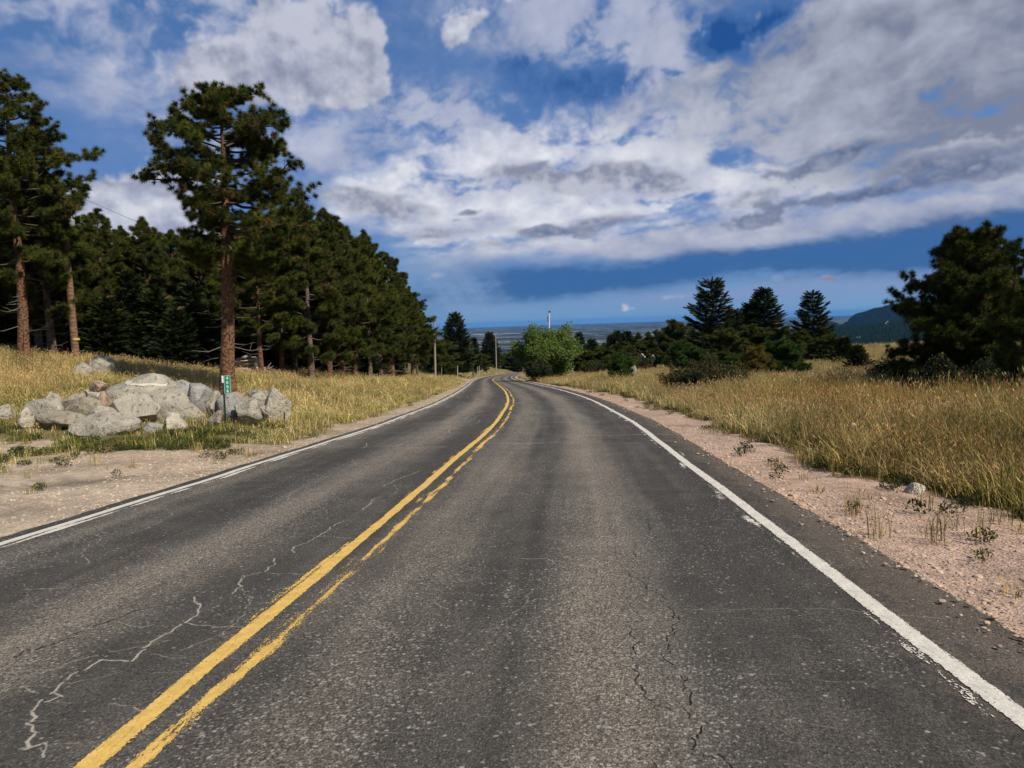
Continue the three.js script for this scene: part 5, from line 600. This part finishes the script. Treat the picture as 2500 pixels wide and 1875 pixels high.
{
  const r = rng(2024), put = (k, x, z, s, sy, tint) => { const L = lists[k], q = L[Math.floor(r() * L.length)]; q.push([x, H(x, z), z, r() * 6.28, s, sy, tint]); };
  const tanH = 1250 / FPX, zones = [[3, 9, 95], [9, 16, 70], [16, 28, 48], [28, 45, 22], [45, 75, 9.5], [75, 120, 4.2], [120, 235, 1.5]];
  for (const [d0, d1, den] of zones) {
    const grow = d0 < 28 ? 1 : d0 < 45 ? 1.25 : d0 < 75 ? 1.7 : d0 < 120 ? 2.3 : 3.2, A = (d1 * d1 - d0 * d0) * tanH * 1.18, N = Math.round(A * den);
    for (let k = 0; k < N; k++) {
      const d = Math.sqrt(mix(d0 * d0, d1 * d1, r())), z = -d, x = (r() * 2 - 1) * d * tanH * 1.18 + (d < 12 ? (r() - .5) * 2 : 0), u = x - xc(z), a = Math.abs(u); if (a < 4.25) continue;
      const m = dirt(x, z), left = u < 0; if (d > 60 && a > 60) continue; if (left && a > 26 && d > 42) { if (r() < .75) continue; }
      const patch = fbm2(x * .22 + 5, z * .22, 3), fine = n2(x * 1.1, z * 1.1), edge = 1 - S(0, 1.3, left ? a - 4.5 - (d < 15 ? 3 : 0) : a - dirtEdgeR(z));
      if (m > .5) { const sp = left && d < 16.5 ? .015 + .35 * S(13, 15.5, d) * S(-.1, .3, fine) : .03 + .12 * S(.1, .5, fine); if (r() > sp * (left && d < 10 ? .3 : 1)) continue; put(r() < .45 ? 'weed' : r() < .6 ? 'short' : 'mid', x, z, .45 + .4 * r(), .4 + .4 * r(), r()); continue; }
      const wood = left ? S(19, 24, a) * S(35, 39, d) + S(13.5, 15.5, a) * S(36, 39, d) : 0; if (r() < wood * .75) continue;
      let kind, sy = .75 + .5 * r();
      if (left) {
        const bank = S(5, 11, a), meadow = S(21, 25, d) * S(9, 14, a);
        if (d < 19.2 && a > 5.2) { if (x < -6.5 && r() < .45) continue; if (x > -13.5 && x < -5.6 && d > 15.5 && r() < .45) continue; if (fine < -.12 + .3 * (r() - .5)) continue; const q = r(); kind = q < .34 ? 'weed' : q < .46 ? 'green' : q < .78 ? 'mid' : 'short'; if (r() < .25) continue; sy *= .62; }
        else if (meadow > .5) { const gp = patch + .3 * fine > .12 && d < 28; kind = gp ? (r() < .7 ? 'green' : 'mid') : r() < .62 ? 'tall' : 'mid'; if (d > 20 && d < 25.5 && u < -11.5 && r() < .6) kind = 'green'; sy *= kind === 'tall' ? .72 : .9; }
        else { kind = r() < .48 ? 'short' : r() < .62 ? 'mid' : r() < .6 ? 'tall' : r() < .5 ? 'strand' : 'green'; sy *= .62 + .2 * patch + .15 * fine; if (edge > .4) sy *= .7; if (r() < .2 - .5 * fine) continue; }
      } else {
        const back = S(11, 20, d + .5 * (a - 6)); kind = r() < .46 + .22 * back ? 'tall' : r() < .55 ? 'mid' : patch + .35 * fine > -.02 ? 'green' : 'tall'; if (edge > .3 && r() < edge) { kind = r() < .3 ? 'weed' : r() < .6 ? 'mid' : 'short'; sy *= .75; } if (r() < .09) kind = 'strand'; if (d > 60) sy *= .8; sy *= .86 + .75 * patch + .25 * fine - .14 * S(11, 6, d); if (kind === 'green' && d < 13 && r() < .35) kind = 'mid'; if (fine < -.38 && r() < .5) continue; if (d > 14 && a > 9 && d < 30) sy *= 1.12;
      }
      put(kind, x, z, (.8 + .5 * r()) * grow, sy * (grow > 1.5 ? 1 + (grow - 1) * .12 : 1), clamp(.5 + patch + .4 * (r() - .5)));
    }
  }
  for (let k = 0; k < 520; k++) { const px = 20 + 520 * r(), d = 15.4 + 3.2 * r(), p = at(px, 1000, d); if (n2(p.x * .8, d * .8) < -.1) continue; put(r() < .7 ? 'weed' : 'green', p.x, -d, .7 + .5 * r(), .45 + .4 * r(), r()); }
  const NAMES = { strand: ['pale_grass', 'long pale leaning grass blades'], tall: ['tall_grass', 'tall dry tan grass with seed heads'], mid: ['dry_grass', 'half dry tan and green grass'], green: ['green_grass', 'green grass tufts among the dry grass'], short: ['grass_stubble', 'short dry grass stubble near the road'], weed: ['weeds', 'low leafy green weeds at the verge'] };
  const M = new THREE.Matrix4(), q = new THREE.Quaternion(), c = new THREE.Color(); let total = 0;
  for (const k in KINDS) KINDS[k].forEach((geo, i) => { const L = lists[k][i]; if (!L.length) return; const im = new THREE.InstancedMesh(geo, GRASS, L.length); L.forEach(([x, y, z, a, s, sy, t], n) => { q.setFromAxisAngle(UPV, a); M.compose(V(x, y, z), q, V(s, sy, s)); im.setMatrixAt(n, M); const l = (.8 + .45 * ((n * 7919 % 101) / 101)) * (1 + .38 * n2(x * .55, z * .4) + .22 * n2(x * 1.7, z * 1.3)); const or = k === 'tall' && x > 5 && z < -13 ? S(14, 18, -z) * S(30, 22, -z) * S(5, 9, x) * .62 : 0, gy = S(.35, .85, t), nr = x > 0 ? 1 - S(9, 17, -z) : 0, l2 = l * (x > 0 ? .80 - .12 * nr : 1); c.setRGB(l2 * (1.06 - .12 * gy), l2 * (1 - .15 * or - .05 * nr), l2 * (.94 - .38 * or - .12 * gy - .2 * nr)); im.setColorAt(n, c); }); total += L.length; im.name = numbered(NAMES[k][0]); im.castShadow = im.receiveShadow = true; tag(im, NAMES[k][1], null, null, 'stuff'); scene.add(im); });
  // loose stones on the dirt
  const pg = rockGeo(1, .6, .8, 9, { det: 2, cuts: 5 }), N = 30000, im = new THREE.InstancedMesh(pg, std({ color: 0xffffff }), N); let n = 0;
  for (let k = 0; k < 650000 && n < N; k++) { const d = Math.sqrt(mix(4, 60 * 60, r() ** 1.7)), z = -d, x = (r() * 2 - 1) * d * tanH * 1.1, u = x - xc(z), e = (u > 0 ? EDGE_R : EDGE_L) + wide(d), inn = e - Math.abs(u); if (inn > .45 || (inn > 0 && r() > .5 * Math.exp(-inn / .10)) || (inn <= 0 && dirt(x, z) < .3)) continue; const clus = fbm2(x * .8 + 9, z * .8, 3), nearRoad = Math.exp(-Math.abs(Math.abs(u) - e) / .4); if (r() > .25 + 1.2 * clus + .5 * nearRoad) continue; const lot = u < -5.5 && d < 13; if (lot && r() < .7) continue; if (u > e + .5 && r() < .5) continue; const s = .0045 + .016 * r() ** 4 + (r() < .008 ? .03 * r() : 0); q.setFromAxisAngle(UPV, r() * 6.28); M.compose(V(x, inn > 0 ? yr(d) + roadSag(d, u) + s * .2 : H(x, z) + s * .15, z), q, V(s, s, s)); im.setMatrixAt(n, M); const t = .6 + .7 * r(), w = r(); u < 0 ? c.setRGB(.46 * t, mix(.38, .35, w) * t, mix(.27, .24, w) * t) : c.setRGB(.46 * t, mix(.36, .30, w) * t, mix(.27, .20, w) * t); im.setColorAt(n++, c); }
  im.count = n; im.name = 'gravel'; im.castShadow = im.receiveShadow = true; tag(im, 'loose pinkish gravel scattered over the dirt verges', null, null, 'stuff'); scene.add(im);
  console.log('grass', total, 'gravel', n);
}
renderer.render(scene, camera);
